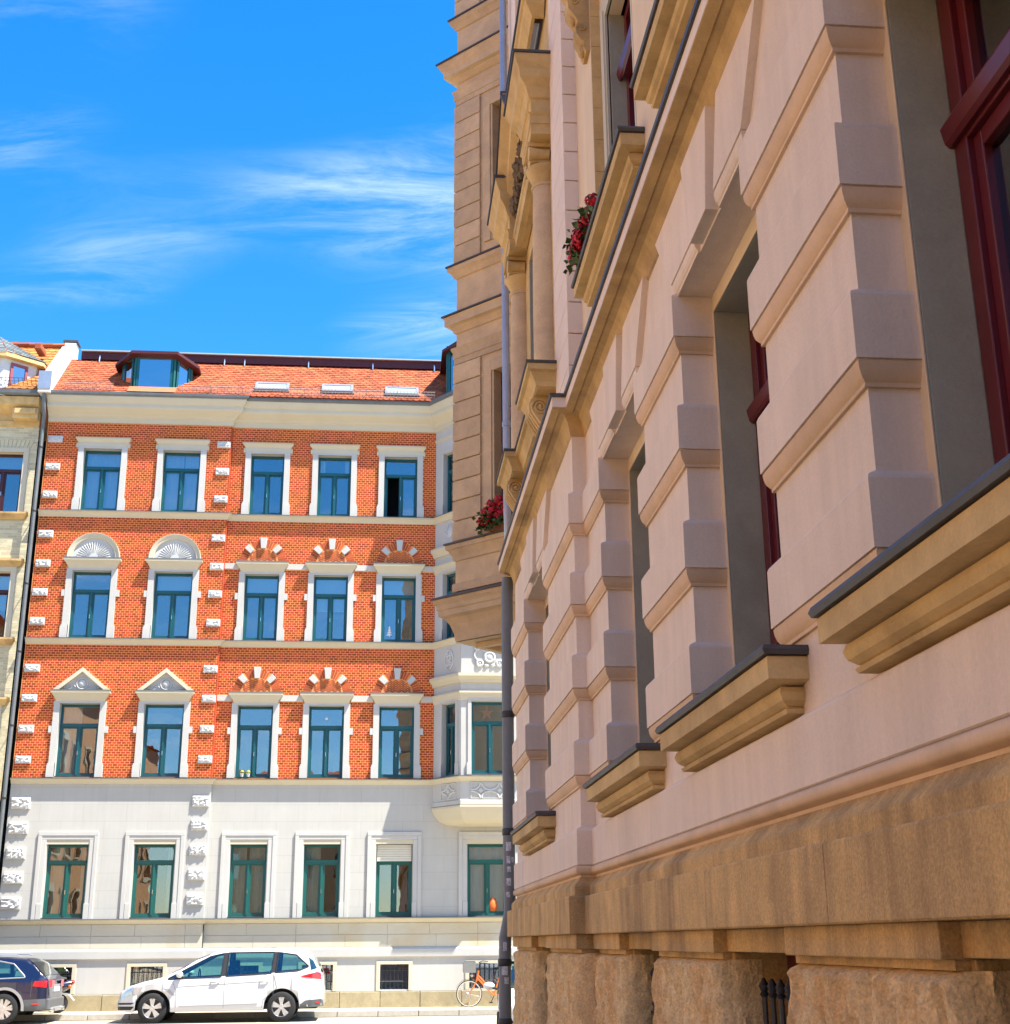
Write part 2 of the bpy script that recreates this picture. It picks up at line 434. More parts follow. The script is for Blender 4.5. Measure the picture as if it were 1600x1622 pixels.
# near pavement by the corner building
np_ = MB(); np_.box(-0.9, 1.6, -30, 13.2, 0.004, PAVE)
o = obj('near_pavement', np_, 'slab'); o['kind'] = 'structure'; o['label'] = 'pavement at the foot of the pink corner building'

# ------------------------------------------------------------------ generic wall panel with openings
def panel(mb, fn, u0, u1, z0, z1, holes, d, rev):
    us = sorted({u0, u1} | {h[0] for h in holes} | {h[1] for h in holes}); us = [u for u in us if u0 <= u <= u1]
    zs = sorted({z0, z1} | {h[2] for h in holes} | {h[3] for h in holes}); zs = [z for z in zs if z0 <= z <= z1]
    for i in range(len(us) - 1):
        for j in range(len(zs) - 1):
            uc, zc = (us[i] + us[i + 1]) / 2, (zs[j] + zs[j + 1]) / 2
            if any(h[0] < uc < h[1] and h[2] < zc < h[3] for h in holes): continue
            mb.add([fn(us[i], d, zs[j]), fn(us[i + 1], d, zs[j]), fn(us[i + 1], d, zs[j + 1]), fn(us[i], d, zs[j + 1])], [(0, 1, 2, 3)])
    for h in holes:
        a, b, c, e = h[:4]
        for p, q in (((a, c), (a, e)), ((a, e), (b, e)), ((b, e), (b, c)), ((b, c), (a, c))):
            mb.add([fn(p[0], d, p[1]), fn(q[0], d, q[1]), fn(q[0], d - rev, q[1]), fn(p[0], d - rev, p[1])], [(0, 1, 2, 3)])
    return mb
def far(u, d, z): return (u, D - d, z)
def fbox(mb, u0, u1, d0, d1, z0, z1, skip=''): return mb.box(u0, u1, D - d1, D - d0, z0, z1, skip)

red = thing('red_brick_house', 'four storey red brick house with white trim, teal windows and a corner bay', 'house', (-4.2, D, 0))
STEP = 0.12
CL, CR = (-8.16, -5.93), (-3.50, -1.57, 0.35)
WL, WR = 1.06, 0.96
UL, US, UR = -9.77, -4.56, 1.37
FL = {3: (13.43, 15.27), 2: (9.76, 11.66), 1: (6.00, 7.95), 0: (2.40, 4.25)}
BAYD = 0.95
BAYP = [(7.0, D), (4.31, D), (3.61, D - BAYD), (2.07, D - BAYD), (UR, D)]
PLAN = BAYP + [(US, D), (US, D - STEP), (UL, D - STEP)]
PLAN_G = [(7.0, D), (US, D), (US, D - STEP), (UL, D - STEP)]

# masonry backing with openings
wins = []
for c in CL:
    for fl in range(4): wins.append((c, WL, fl, STEP))
for c in CR:
    for fl in range(4): wins.append((c, WR, fl, 0.0))
wins.append((2.84, 1.07, 0, 0.0))
hl = [(c - w / 2, c + w / 2, *FL[f]) for c, w, f, d in wins if d > 0]
hr = [(c - w / 2, c + w / 2, *FL[f]) for c, w, f, d in wins if d == 0]
ZB0, ZB1 = 5.95, 16.1
bk = MB(); panel(bk, far, UL, US, ZB0 - 0.1, ZB1, [h for h in hl if h[2] > 5], STEP, 0.02)
panel(bk, far, US, UR + 0.02, ZB0 - 0.1, ZB1, [h for h in hr if h[2] > 5], 0.0, 0.02)
sr = MB(); fbox(sr, US - .03, US + .002, -.01, STEP + .0015, ZB0 - .1, ZB1); obj('step_return', sr, 'arch_brick', red)
bk.add([far(UR + .02, 0, ZB0), far(7, 0, ZB0), far(7, 0, ZB1), far(UR + .02, 0, ZB1)], [(0, 1, 2, 3)])
obj('mortar_wall', bk, 'mortar', red)
gp = MB(); cellars = [(-8.57, -7.78), (-6.32, -5.51), (-3.9, -3.1), (-1.99, -1.19), (0.03, 0.77), (2.35, 3.2)]
CZ = (0.58, 1.20)
panel(gp, far, UL, US, 2.3, ZB0 - 0.1, [h for h in hl if h[2] < 5], STEP, 0.30)
panel(gp, far, US, 7.0, 2.3, ZB0 - 0.1, [h for h in hr if h[2] < 5], 0.0, 0.30)
gp.add([far(US, 0, 0.5), far(US, STEP, 0.5), far(US, STEP, ZB0 - .1), far(US, 0, ZB0 - .1)], [(0, 1, 2, 3)])
obj('plaster_wall', gp, 'scored_plaster', red)
# ashlar base: individual cream blocks with open joints, 1.95-2.24 and 1.63-1.95
for (z0, z1) in ((1.952, 2.238), (1.64, 1.946)):
    for (a, b, dd) in ((UL, US - 0.004, STEP), (US, 7.0, 0.0)):
        u = a; k = 0
        while u < b - 0.05:
            L_ = min(1.28 if (k + (z0 < 1.9)) % 2 else 1.10, b - u)
            q = MB(); fbox(q, u + 0.003, u + L_ - 0.003, -0.05, dd, z0, z1 - 0.003); obj('ashlar_block', q, 'cream_ashlar', red, bevel=0.004)
            u += L_; k += 1
cw = MB()
panel(cw, far, UL, US, 0.54, 1.37, [(a, b, *CZ) for a, b in cellars if b < US], STEP, 0.22)
panel(cw, far, US, 7.0, 0.54, 1.37, [(a, b, *CZ) for a, b in cellars if b > US], 0.0, 0.22)
fbox(cw, UL, US, -0.3, STEP - 0.02, 1.37, 2.3); fbox(cw, US, 7, -0.3, -0.02, 1.37, 2.3)
obj('cellar_wall', cw, 'white_plaster', red)
band = MB(); band.sweep(PLAN_G, [(0.0, 1.37), (0.055, 1.40), (0.055, 1.58), (0.0, 1.636)]); obj('base_band', band, 'white_plaster', red)
# rough base stones
for (a, b, dd) in ((UL, US, STEP), (US, 7.0, 0.0)):
    u = a
    while u < b - 0.1:
        L_ = min(rnd.uniform(0.8, 1.15), b - u)
        q = MB(); fbox(q, u + 0.004, u + L_ - 0.004, -0.1, dd + 0.035 + rnd.uniform(0, 0.015), PAVE - 0.1, 0.54 - rnd.uniform(0, 0.01)); obj('base_stone', q, 'base_stone', red, bevel=0.015)
        u += L_

# bricks
blocked_l, blocked_r = [], []
def brickwork(mb, u0, u1, z0, z1, blocked, d, arches=(), bl=0.1255, bh=0.0655, j=0.0185, pr=0.003):
    row = 0; z = z0
    while z < z1 - 0.02:
        zt = min(z + bh - j, z1); u = u0 - (bl / 2 if row % 2 else 0)
        ivs = [(b[0], b[1]) for b in blocked if b[2] < zt - 0.01 and b[3] > z + 0.01]
        zc = (z + zt) / 2
        for (ac, az, ar) in arches:
            if az <= zc < az + ar:
                hw = math.sqrt(max(0, ar * ar - (zc - az) ** 2)); ivs.append((ac - hw, ac + hw))
        while u < u1:
            segs = [(max(u, u0), min(u + bl - j, u1))]
            for a, b in ivs:
                ns = []
                for s0, s1 in segs:
                    if b <= s0 or a >= s1: ns.append((s0, s1)); continue
                    if a > s0: ns.append((s0, a))
                    if b < s1: ns.append((b, s1))
                segs = ns
            for s0, s1 in segs:
                if s1 - s0 > 0.012:
                    fbox(mb, s0, s1, d - 0.002, d + pr, z, zt, 'k')
            u += bl
        z += bh; row += 1
for c in CL:
    h = WL / 2
    blocked_l += [(c - h - .17, c + h + .17, 13.4, 15.45), (c - h - .22, c + h + .22, 15.27, 15.62), (c - h - .17, c + h + .17, 9.7, 11.7), (c - h - .17, c + h + .17, 11.66, 12.02), (c - h - .17, c + h + .17, 5.9, 8.0), (c - h - .17, c + h + .17, 7.95, 8.3)]
    blocked_l += [(c - h - .23, c - h, z + 1.17, z + 1.33) for z in (9.76, 6.0)] + [(c + h, c + h + .23, z + 1.17, z + 1.33) for z in (9.76, 6.0)]
    for k in range(12):                    # gable of the first floor
        blocked_l.append((c - .74 * (1 - k / 12), c + .74 * (1 - k / 12), 8.3 + .60 * k / 12, 8.3 + .60 * (k + 1) / 12))
for c in CR:
    h = WR / 2
    blocked_r += [(c - h - .17, c + h + .17, 13.4, 15.45), (c - h - .21, c + h + .21, 15.27, 15.60), (c - h - .17, c + h + .17, 9.7, 11.7), (c - h - .15, c + h + .15, 11.6, 12.0), (c - h - .17, c + h + .17, 5.9, 8.0), (c - h - .15, c + h + .15, 7.9, 8.28)]
for zb in (11.80, 8.06): blocked_r.append((US, UR, zb, zb + 0.16))
bm_ = MB(); archl = [(c, 12.02, 0.70) for c in CL]
brickwork(bm_, UL + 0.02, US - 0.005, 5.96, 16.08, blocked_l, STEP, archl)
AR = 0.66
archr = [(c, z, AR) for c in CR for z in (12.0, 8.28)]
brickwork(bm_, US + 0.005, UR, 5.96, 16.08, blocked_r, 0.0, archr)
brickwork(bm_, 4.33, 7.0, 5.96, 16.08, [], 0.0)
obj('brick', bm_, 'red_brick', red, kind='stuff', fix=False)

# string courses and cornice
def course(z0, z1, plan, name='string_course', pr=0.14, m='cream_trim'):
    h = z1 - z0
    q = MB(); q.sweep(plan, [(-0.02, z0), (0.03, z0 + 0.01), (0.05, z0 + h * .35), (pr * .75, z0 + h * .72), (pr, z0 + h * .78), (pr, z1 - 0.012), (0.02, z1), (-0.02, z1)])
    o_ = obj(name, q, m, red)
    f_ = MB(); f_.sweep(plan, [(pr + 0.012, z1 - 0.010), (pr + 0.012, z1 + 0.002), (0.0, z1 + 0.012)], caps=False); obj('flashing', f_, 'gutter_zinc', o_)
    return o_
course(13.21, 13.39, PLAN); course(9.56, 9.73, PLAN); course(5.80, 5.95, PLAN); course(2.24, 2.37, PLAN_G)
co = MB(); co.sweep(PLAN, [(0.0, 16.06), (0.04, 16.08), (0.05, 16.2), (0.10, 16.24), (0.12, 16.28), (0.30, 16.42), (0.32, 16.46), (0.32, 16.56), (0.36, 16.6), (0.42, 16.72), (0.42, 16.76), (0.0, 16.78)])
obj('cornice', co, 'cream_trim', red)
gu = MB(); gu.sweep(PLAN, [(0.36, 16.74), (0.42, 16.745), (0.475, 16.79), (0.48, 16.86), (0.465, 16.86), (0.46, 16.80), (0.40, 16.77)], smooth=False); obj('gutter', gu, 'gutter_zinc', red)

# windows
def far_window(parent, uc, w, z0, z1, d, tr=0.69, gl='window_glass', m='teal_frame', curtains=(), blind=None, open_left=False, fn=far, name='window', rec=0.17):
    def bx(mb, u0, u1, d0, d1, a, b):
        P = [fn(uc + u, d + dd, z) for z in (a, b) for dd in (d0, d1) for u in (u0, u1)]
        mb.add(P, [(0, 1, 3, 2), (4, 6, 7, 5), (0, 4, 5, 1), (2, 3, 7, 6), (0, 2, 6, 4), (1, 5, 7, 3)])
    h = w / 2; zt = z0 + (z1 - z0) * tr; f = MB(); F = 0.06
    r0, r1 = -rec - 0.06, -rec
    bx(f, -h, -h + F, r0, r1, z0, z1); bx(f, h - F, h, r0, r1, z0, z1)
    bx(f, -h + F, h - F, r0, r1, z1 - F * 1.2, z1); bx(f, -h + F, h - F, r0, r1 + 0.01, z0, z0 + F * 1.1)
    bx(f, -h + F, h - F, r0, r1 + 0.03, zt - 0.045, zt + 0.045)
    bx(f, -0.045, 0.045, r0, r1 + 0.01, z0 + F * 1.1, zt - 0.045)
    bx(f, -0.022, 0.022, r1 + 0.01, r1 + 0.035, z0 + F * 1.1, zt - 0.045)
    for s0, s1 in ((-h + F, -0.045), (0.045, h - F)):      # casement stiles
        if open_left and s0 < 0: continue
        for a, b in ((s0, s0 + 0.035), (s1 - 0.035, s1)): bx(f, a, b, r0 + 0.005, r1 - 0.012, z0 + F * 1.1, zt - 0.045)
        bx(f, s0 + 0.035, s1 - 0.035, r0 + 0.005, r1 - 0.012, z0 + F * 1.1, z0 + F * 1.1 + 0.05)
        bx(f, s0 + 0.035, s1 - 0.035, r0 + 0.005, r1 - 0.012, zt - 0.085, zt - 0.045)
    W = obj(name, f, m, parent)
    sl = MB(); bx(sl, -h, h, -rec + 0.0005, 0.0, z0 - 0.02, z0 + 0.012); obj('sill', sl, 'gutter_zinc', W)
    hd = MB(); bx(hd, -0.006, 0.006, r1 + 0.035, r1 + 0.075, z0 + (zt - z0) * .42, z0 + (zt - z0) * .42 + 0.11); obj('handle', hd, 'chrome', W)
    dg = (r0 + r1) / 2 - 0.004
    for a, b, c, e in ((-h + F, h - F, zt + 0.045, z1 - F * 1.2), (-h + F + .035, -0.08, z0 + .116, zt - 0.085), (0.08, h - F - .035, z0 + .116, zt - 0.085)):
        if open_left and a < -0.2 and e < zt: continue
        p = MB(); bx(p, a, b, dg, dg + 0.004, c, e); obj('pane', p, gl, W)
    if open_left:
        p = MB()
        for (q0, q1) in ((0, 0.04), (h - 0.14, h - 0.10)):
            P = [fn(uc - h + F, d + r0 - q, z) for q in (q0, q1) for z in (z0 + .07, zt - .05)] + [fn(uc - h + F + .04, d + r0 - q, z) for q in (q0, q1) for z in (z0 + .07, zt - .05)]
            p.add(P, [(0, 1, 3, 2), (4, 5, 7, 6), (0, 1, 5, 4), (2, 3, 7, 6), (0, 2, 6, 4), (1, 3, 7, 5)])
        obj('open_casement', p, m, W)
    for (a, b, c, e) in curtains:      # fractions of the window
        p = MB(); ph = rnd.uniform(0, 6); n = 26
        p.grid(lambda s, t: fn(uc - h + w * (a + (b - a) * s), d - rec - 0.17 + 0.025 * math.sin(ph + s * (b - a) * 34) * (0.6 + 0.4 * (1 - t)) + 0.01 * math.sin(9 * s + 3 * t), z0 + (z1 - z0) * (c + (e - c) * t)), n, 4)
        obj('curtain', p, 'curtain', W)
    if blind:
        p = MB(); bx(p, -h + .02, h - .02, -rec - 0.15, -rec - 0.14, z0 + (z1 - z0) * blind, z1 - 0.02); obj('roller_blind', p, 'blind', W)
    return W
spec = {('L', 0, 3): dict(curtains=[(0, .47, 0, 1), (.45, 1, 0, 1)]), ('L', 1, 3): dict(curtains=[(0, .52, 0, 1), (.55, 1, 0, 1)]),
        ('R', 1, 3): dict(curtains=[(0, .2, .7, 1), (.8, 1, .7, 1)]), ('R', 2, 3): dict(open_left=True),
        ('L', 1, 2): dict(blind=.72), ('R', 0, 2): dict(blind=.74), ('R', 1, 2): dict(blind=.48), ('R', 2, 2): dict(blind=.74),
        ('L', 0, 1): dict(curtains=[(0, .5, 0, 1)]), ('L', 0, 0): dict(curtains=[(0, .45, 0, 1), (.8, 1, 0, 1)]), ('L', 1, 0): dict(curtains=[(.8, 1, 0, 1)]),
        ('R', 0, 0): dict(curtains=[(0, .42, 0, 1), (.5, 1, 0, 1)]), ('R', 1, 0): dict(curtains=[(0, .45, 0, 1)])}
WIN = {}
for fl in (0, 1, 2, 3):
    z0, z1 = FL[fl]
    gl_ = 'old_glass' if fl == 0 else 'window_glass'; fm = 'green_frame' if fl == 0 else 'teal_frame'
    tr = 0.76 if fl == 0 else 0.71
    for k, c in enumerate(CL): WIN['L', k, fl] = far_window(red, c, WL, z0, z1, STEP, tr, gl_, fm, **spec.get(('L', k, fl), {}))
    for k, c in enumerate(CR): WIN['R', k, fl] = far_window(red, c, WR, z0, z1, 0.0, tr, gl_, fm, **spec.get(('R', k, fl), {}))
WIN['B', 0, 0] = far_window(red, 2.84, 1.07, FL[0][0], FL[0][1], 0.0, 0.76, 'window_glass', 'green_frame', curtains=[(0, .5, 0, 1), (.5, 1, 0, 1)])
# roller shutter half down on the ground floor
q = MB()
for k in range(7): fbox(q, CR[2] - .46, CR[2] + .46, -0.11, -0.09 + 0.012 * (k % 1 == 0), 4.245 - .062 * (k + 1), 4.245 - .062 * k - .006)
obj('roller_shutter', q, 'shutter', red)
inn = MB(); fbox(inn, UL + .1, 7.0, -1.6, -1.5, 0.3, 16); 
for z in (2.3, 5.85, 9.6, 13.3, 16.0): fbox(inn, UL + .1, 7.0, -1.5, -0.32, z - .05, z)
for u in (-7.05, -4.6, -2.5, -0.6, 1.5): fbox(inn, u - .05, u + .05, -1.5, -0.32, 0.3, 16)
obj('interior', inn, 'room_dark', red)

# surrounds
def surround_hood(c, w, z0, z1, d, top, ears=True):
    h = w / 2; q = MB()
    for s in (-1, 1):
        a, b = sorted((c + s * h, c + s * (h + .16)))
        fbox(q, a, b, d - .02, d + .055, z0, z1 + .06)
        a, b = sorted((c + s * (h - .0), c + s * (h + .20)))
        fbox(q, a, b, d - .02, d + .075, z0 - .02, z0 + .30)
        fbox(q, *sorted((c + s * h, c + s * (h + .185))), d - .02, d + .065, z0 + .30, z0 + .35)
        if ears: fbox(q, *sorted((c + s * (h + .1), c + s * (h + .25))), d - .02, d + .050, z0 + 1.16, z0 + 1.34)
    fbox(q, c - h, c + h, d - .02, d + .055, z1, z1 + .08)
    for p0, p1 in (((c - h, z0), (c - h, z1)), ((c - h, z1), (c + h, z1)), ((c + h, z1), (c + h, z0))):
        q.add([far(p0[0], d - .02, p0[1]), far(p1[0], d - .02, p1[1]), far(p1[0], d - .30, p1[1]), far(p0[0], d - .30, p0[1])], [(0, 1, 2, 3)])
    o_ = obj('window_surround', q, 'white_plaster', red)
    if top == 'flat':
        t = MB(); fbox(t, c - h - .16, c + h + .16, d - .02, d + .06, z1 + .06, z1 + .16)
        pl = [(c + h + .17, D - d), (c + h + .17, D - d - .05), (c - h - .17, D - d - .05), (c - h - .17, D - d)]
        t.sweep(pl, [(0, z1 + .14), (.015, z1 + .2), (.06, z1 + .26), (.075, z1 + .27), (.075, z1 + .31), (-.1, z1 + .33)])
        for s in (-1, 1): fbox(t, *sorted((c + s * (h + .1), c + s * (h + .225))), d - .02, d + .052, z1 + .03, z1 + .15)
        obj('lintel', t, 'cream_trim', red)
    else:
        t = MB()
        pl = [(c + h + .08, D - d), (c + h + .08, D - d - .02), (c - h - .08, D - d - .02), (c - h - .08, D - d)]
        t.sweep(pl, [(0, z1 + .03), (.03, z1 + .05), (.07, z1 + .14), (.15, z1 + .26), (.17, z1 + .27), (.17, z1 + .335), (-.05, z1 + .345)])
        obj('hood', t, 'cream_trim', red)
        fl_ = MB(); fl_.sweep(pl, [(.18, z1 + .325), (.18, z1 + .347), (-.02, z1 + .36)], caps=False); obj('flashing', fl_, 'gutter_zinc', red)
for c in CL:
    surround_hood(c, WL, *FL[3], STEP, 'flat', False); surround_hood(c, WL, *FL[2], STEP, 'hood'); surround_hood(c, WL, *FL[1], STEP, 'hood')
for c in CR:
    surround_hood(c, WR, *FL[3], 0, 'flat', False); surround_hood(c, WR, *FL[2], 0, 'hood'); surround_hood(c, WR, *FL[1], 0, 'hood')
for zb in (11.80, 8.06):
    us = [US] + [v for c in CR for v in (c - WR / 2 - .17, c + WR / 2 + .17)] + [UR]
    for k in range(0, len(us), 2):
        q = MB(); fbox(q, us[k] + .004, us[k + 1] - .004, -.02, .045, zb, zb + .16); obj('impost_band', q, 'white_plaster', red, bevel=.005)
# ground-floor surrounds
for (c, w, fl, d) in wins:
    if fl: continue
    h = w / 2; z0, z1 = FL[0]; q = MB()
    for s in (-1, 1):
        fbox(q, *sorted((c + s * (h + .02), c + s * (h + .14))), d - .02, d + .03, z0 - .03, z1 + .118)
        fbox(q, *sorted((c + s * (h + .14), c + s * (h + .24))), d - .02, d + .045, z0 - .03, z1 + .218)
        fbox(q, *sorted((c + s * h, c + s * (h + .13))), d - .02, d + .050, z0 - .03, z0 + .36)
    fbox(q, c - h - .14, c + h + .14, d - .02, d + .03, z1 + .12, z1 + .22)
    fbox(q, c - h - .24, c + h + .24, d - .02, d + .046, z1 + .22, z1 + .32)
    obj('window_surround', q, 'white_plaster', red, bevel=0.006)
    t = MB(); fbox(t, c - h - .02, c + h + .02, d - .14, d + .01, z1, z1 + .12); obj('lintel', t, 'cream_trim', red)

# brick arches with white stones
def arch_decor(c, zs, ri, ro, d):
    n = 25; q = MB()
    for k in range(n):
        a0 = PI * k / n + .012; a1 = PI * (k + 1) / n - .012
        if k in (n // 2, 6, 7, n - 7, n - 8) : continue
        pts = [(c + r * math.cos(a), zs + r * math.sin(a)) for r, a in ((ri, a0), (ro, a0), (ro, a1), (ri, a1))]
        q.prism(pts, lambda u, v, dd: far(u, dd, v), d - .005, d + .005)
    obj('arch_brick', q, 'arch_brick', red, kind='stuff')
    hq = MB(); L_, T_ = 0.100, 0.029
    nx = int(ri / .06) + 2
    for i in range(-nx, nx + 1):
        for jz in range(0, 12):
            u = c + i * .083; z = zs + .03 + jz * .054 + (i % 2) * .0
            if (u - c) ** 2 + (z - zs) ** 2 > (ri - .035) ** 2: continue
            s = 1 if i % 2 else -1; ca, sa = math.cos(R(38)), math.sin(R(38)) * s
            pts = [(u + x * ca - y * sa, z + x * sa + y * ca) for x, y in ((-L_ / 2, -T_ / 2), (L_ / 2, -T_ / 2), (L_ / 2, T_ / 2), (-L_ / 2, T_ / 2))]
            if min(p[1] for p in pts) < zs: continue
            hq.prism(pts, lambda uu, v, dd: far(uu, dd, v), d - .005, d + .004)
    obj('herringbone_brick', hq, 'arch_brick', red, kind='stuff')
    k = MB(); k.prism([(c - .065, zs + ri - .04), (c + .065, zs + ri - .04), (c + .10, zs + ro + .06), (c - .10, zs + ro + .06)], lambda u, v, dd: far(u, dd, v), d - .01, d + .075)
    obj('keystone', k, 'white_plaster', red, bevel=.006)
    for a in (R(45), R(135)):
        rm = (ri + ro) / 2; s = .115
        ux, uz = math.cos(a), math.sin(a); x, z = c + rm * ux, zs + rm * uz
        pts = [(x + (p * ux - q_ * uz), z + (p * uz + q_ * ux)) for p, q_ in ((-s, -s * .62), (s, -s * .72), (s, s * .72), (-s, s * .62))]
        k = MB(); k.prism(pts, lambda u, v, dd: far(u, dd, v), d - .01, d + .045); obj('arch_stone', k, 'white_plaster', red, bevel=.006)
for c in CR:
    for z in (12.01, 8.29): arch_decor(c, z, .44, .655, 0.0)

# shell lunettes of the second floor, gables of the first (left bay)
for c in CL:
    zs = 12.02; q = MB(); n = 24
    prof = [(.58, -.01), (.58, .05), (.60, .07), (.66, .07), (.70, .10), (.72, .10), (.72, -.01)]
    q.grid(lambda s, t: far(c + prof[int(round(t * 6))][0] * math.cos(PI * s), STEP + prof[int(round(t * 6))][1], zs + prof[int(round(t * 6))][0] * math.sin(PI * s)), n, 6)
    obj('lunette_moulding', q, 'cream_trim', red)
    s_ = MB(); s_.prism([(c + .585 * math.cos(PI * k / 20), zs + .585 * math.sin(PI * k / 20)) for k in range(21)], lambda u, v, dd: far(u, dd, v), STEP - .02, STEP + .012)
    for k in range(19):                       # shell ribs
        a = PI * (k + .5) / 19; m0, m1 = .12, .46
        p0, p1 = Vector((c + m0 * math.cos(a), zs + m0 * math.sin(a))), Vector((c + m1 * math.cos(a), zs + m1 * math.sin(a)))
        nn = Vector((-math.sin(a), math.cos(a)))
        w0, w1 = .009, .032
        s_.add([far(*(p0 - nn * w0).to_tuple()[:1], STEP + .012, (p0 - nn * w0).y), far((p0 + nn * w0).x, STEP + .012, (p0 + nn * w0).y), far((p1 + nn * w1).x, STEP + .012, (p1 + nn * w1).y), far((p1 - nn * w1).x, STEP + .012, (p1 - nn * w1).y), far(p0.x, STEP + .03, p0.y), far(p1.x, STEP + .05, p1.y)],
               [(0, 4, 5, 3), (4, 1, 2, 5), (3, 5, 2), (0, 1, 4)])
    s_.prism([(c + .13 * math.cos(PI * k / 10), zs + .12 * math.sin(PI * k / 10)) for k in range(11)], lambda u, v, dd: far(u, dd, v), STEP, STEP + .055)
    obj('shell_relief', s_, 'relief_white', red)
    # gable
    zg = 8.30; g_ = MB(); fn_ = lambda u, v, dd: far(u, dd, v)
    for s in (-1, 1):
        g_.prism([(c, zg + .62), (c, zg + .50), (c + s * .60, zg), (c + s * .76, zg)], fn_, STEP - .01, STEP + .12)
    obj('gable_moulding', g_, 'cream_trim', red)
    t = MB(); t.prism([(c - .61, zg), (c + .61, zg), (c, zg + .50)], fn_, STEP - .01, STEP + .015)
    t.ball(far(c, STEP + .02, zg + .19), (.11, .05, .12), 12, 8); t.tube([far(c + .145 * math.cos(a * PI / 8), STEP + .03, zg + .19 + .15 * math.sin(a * PI / 8)) for a in range(17)], .02, 6, False)
    for s in (-1, 1):
        t.tube([far(c + s * (.17 + .30 * k / 8), STEP + .02, zg + .05 + .07 * math.sin(k * 1.1) * (1 - k / 10) + .04 * (1 - k / 8)) for k in range(9)], .022, 6)
        for k in range(4): t.ball(far(c + s * (.2 + .085 * k), STEP + .02, zg + .16 - .033 * k), (.035, .03, .028), 6, 4)
    obj('gable_relief', t, 'relief_white', red)

# quoin stones (rusticated white blocks)
def quoin(u0, u1, z0, z1, d, rough=.03):
    def f(s, t):
        e = min(s, 1 - s) * (u1 - u0); e2 = min(t, 1 - t) * (z1 - z0)
        u, z = u0 + (u1 - u0) * s, z0 + (z1 - z0) * t
        k = max(0, min(1, min(e, e2) / .035 - .3))
        return far(u, d + .045 + k * (rough * .5 + rough * noise.noise(Vector((u * 16, z * 22, d)))), z)
    q = MB(); q.grid(f, 14, 8, False); fbox(q, u0, u1, d - .02, d + .045, z0, z1, 'f')
    obj('quoin_stone', q, 'relief_white', red)
def qz(x, y): return on_y(x, y, D - STEP).z
for (x, y) in ((90, 696), (86, 739.5), (82, 783.5), (76, 846), (73, 892.5), (68.5, 938), (64, 984), (57, 1058.5), (53, 1106), (48, 1154.5), (43, 1203.5)):
    quoin(UL + .05, UL + .45, qz(x, y) - .10, qz(x, y) + .10, STEP)
for (x, y) in ((356, 705), (352.5, 747.5), (351, 791), (349, 853), (346, 898), (344, 941.5), (341.5, 987), (337.5, 1060), (335, 1107), (332, 1155), (329.5, 1203)):
    quoin(US - .39, US - .015, qz(x, y) - .10, qz(x, y) + .10, STEP)
for y in (275, 425, 577, 727, 880):
    z = qz(30, 1200 + y / 3.81); quoin(UL + .06, UL + .55, z - .15, z + .15, STEP, .045)
for y in (265, 407, 557, 705, 855):
    z = qz(322, 1200 + y / 3.81); quoin(US - .47, US - .03, z - .145, z + .145, STEP, .045)

# cellar windows
for (a, b) in cellars:
    dd = STEP if b < US else 0.0; q = MB()
    fbox(q, a, b, dd - .19, dd - .17, CZ[0], CZ[1]); W = obj('cellar_window', q, 'window_glass', red)
    q = MB(); n = 7
    for k in range(n): u = a + (b - a) * (k + .5) / n; q.tube([far(u, dd - .06, CZ[0]), far(u, dd - .06, CZ[1])], .009, 5)
    for z in (CZ[0] + .2, CZ[1] - .14): q.tube([far(a, dd - .06, z), far(b, dd - .06, z)], .011, 5)
    obj('grille', q, 'iron', W)
    q = MB(); fbox(q, a - .1, b + .1, dd - .02, dd + .025, CZ[1], CZ[1] + .08); fbox(q, a - .1, a, dd - .02, dd + .025, CZ[0] - .03, CZ[1]); fbox(q, b, b + .1, dd - .02, dd + .025, CZ[0] - .03, CZ[1])
    obj('cellar_surround', q, 'cream_trim', red, bevel=.005)
# ------------------------------------------------------------------ bay of the red house
S2 = math.sqrt(.5)
BLN = math.hypot(.70, BAYD); bex, bey = .70 / BLN, BAYD / BLN
def bleft(u, d, z): return (UR + u * bex - d * bey, D - u * bey - d * bex, z)
def bfront(u, d, z): return (u, D - BAYD - d, z)
def bright(u, d, z): return (3.61 + u * bex + d * bey, D - BAYD + u * bey - d * bex, z)
bw = MB()
lw = [(.38, .96, *FL[f]) for f in (1, 2, 3)]; fw = [(2.35, 3.35, *FL[f]) for f in (1, 2, 3)]
panel(bw, bleft, 0, BLN, 5.15, 16.08, lw, 0, .2)
panel(bw, bfront, 2.07, 3.61, 5.15, 16.08, fw, 0, .2)
panel(bw, bright, 0, BLN, 5.15, 16.08, [], 0, .2)
bay = obj('bay', bw, 'white_plaster', red)
def bay_sweep(name, prof, m): q = MB(); q.sweep(BAYP[1:], prof); return obj(name, q, m, bay)
bay_sweep('bay_corbel', [(-.93, 4.70), (-.6, 4.70), (-.30, 4.74), (-.12, 4.84), (-.02, 5.0), (.05, 5.14), (.05, 5.19), (0, 5.2)], 'cream_trim')
bay_sweep('bay_plinth', [(0, 5.2), (.03, 5.21), (.03, 5.32), (0, 5.34)], 'white_plaster')
for k in (0, 1):
    o_ = 3.72 * k
    bay_sweep('bay_ledge', [(0, 8.45 + o_), (.06, 8.47 + o_), (.08, 8.54 + o_), (.17, 8.62 + o_), (.17, 8.70 + o_), (0, 8.73 + o_)], 'cream_trim')
    bay_sweep('bay_hood', [(0, 7.98 + o_), (.02, 8.0 + o_), (.06, 8.14 + o_), (.10, 8.17 + o_), (.10, 8.22 + o_), (0, 8.23 + o_)], 'cream_trim')
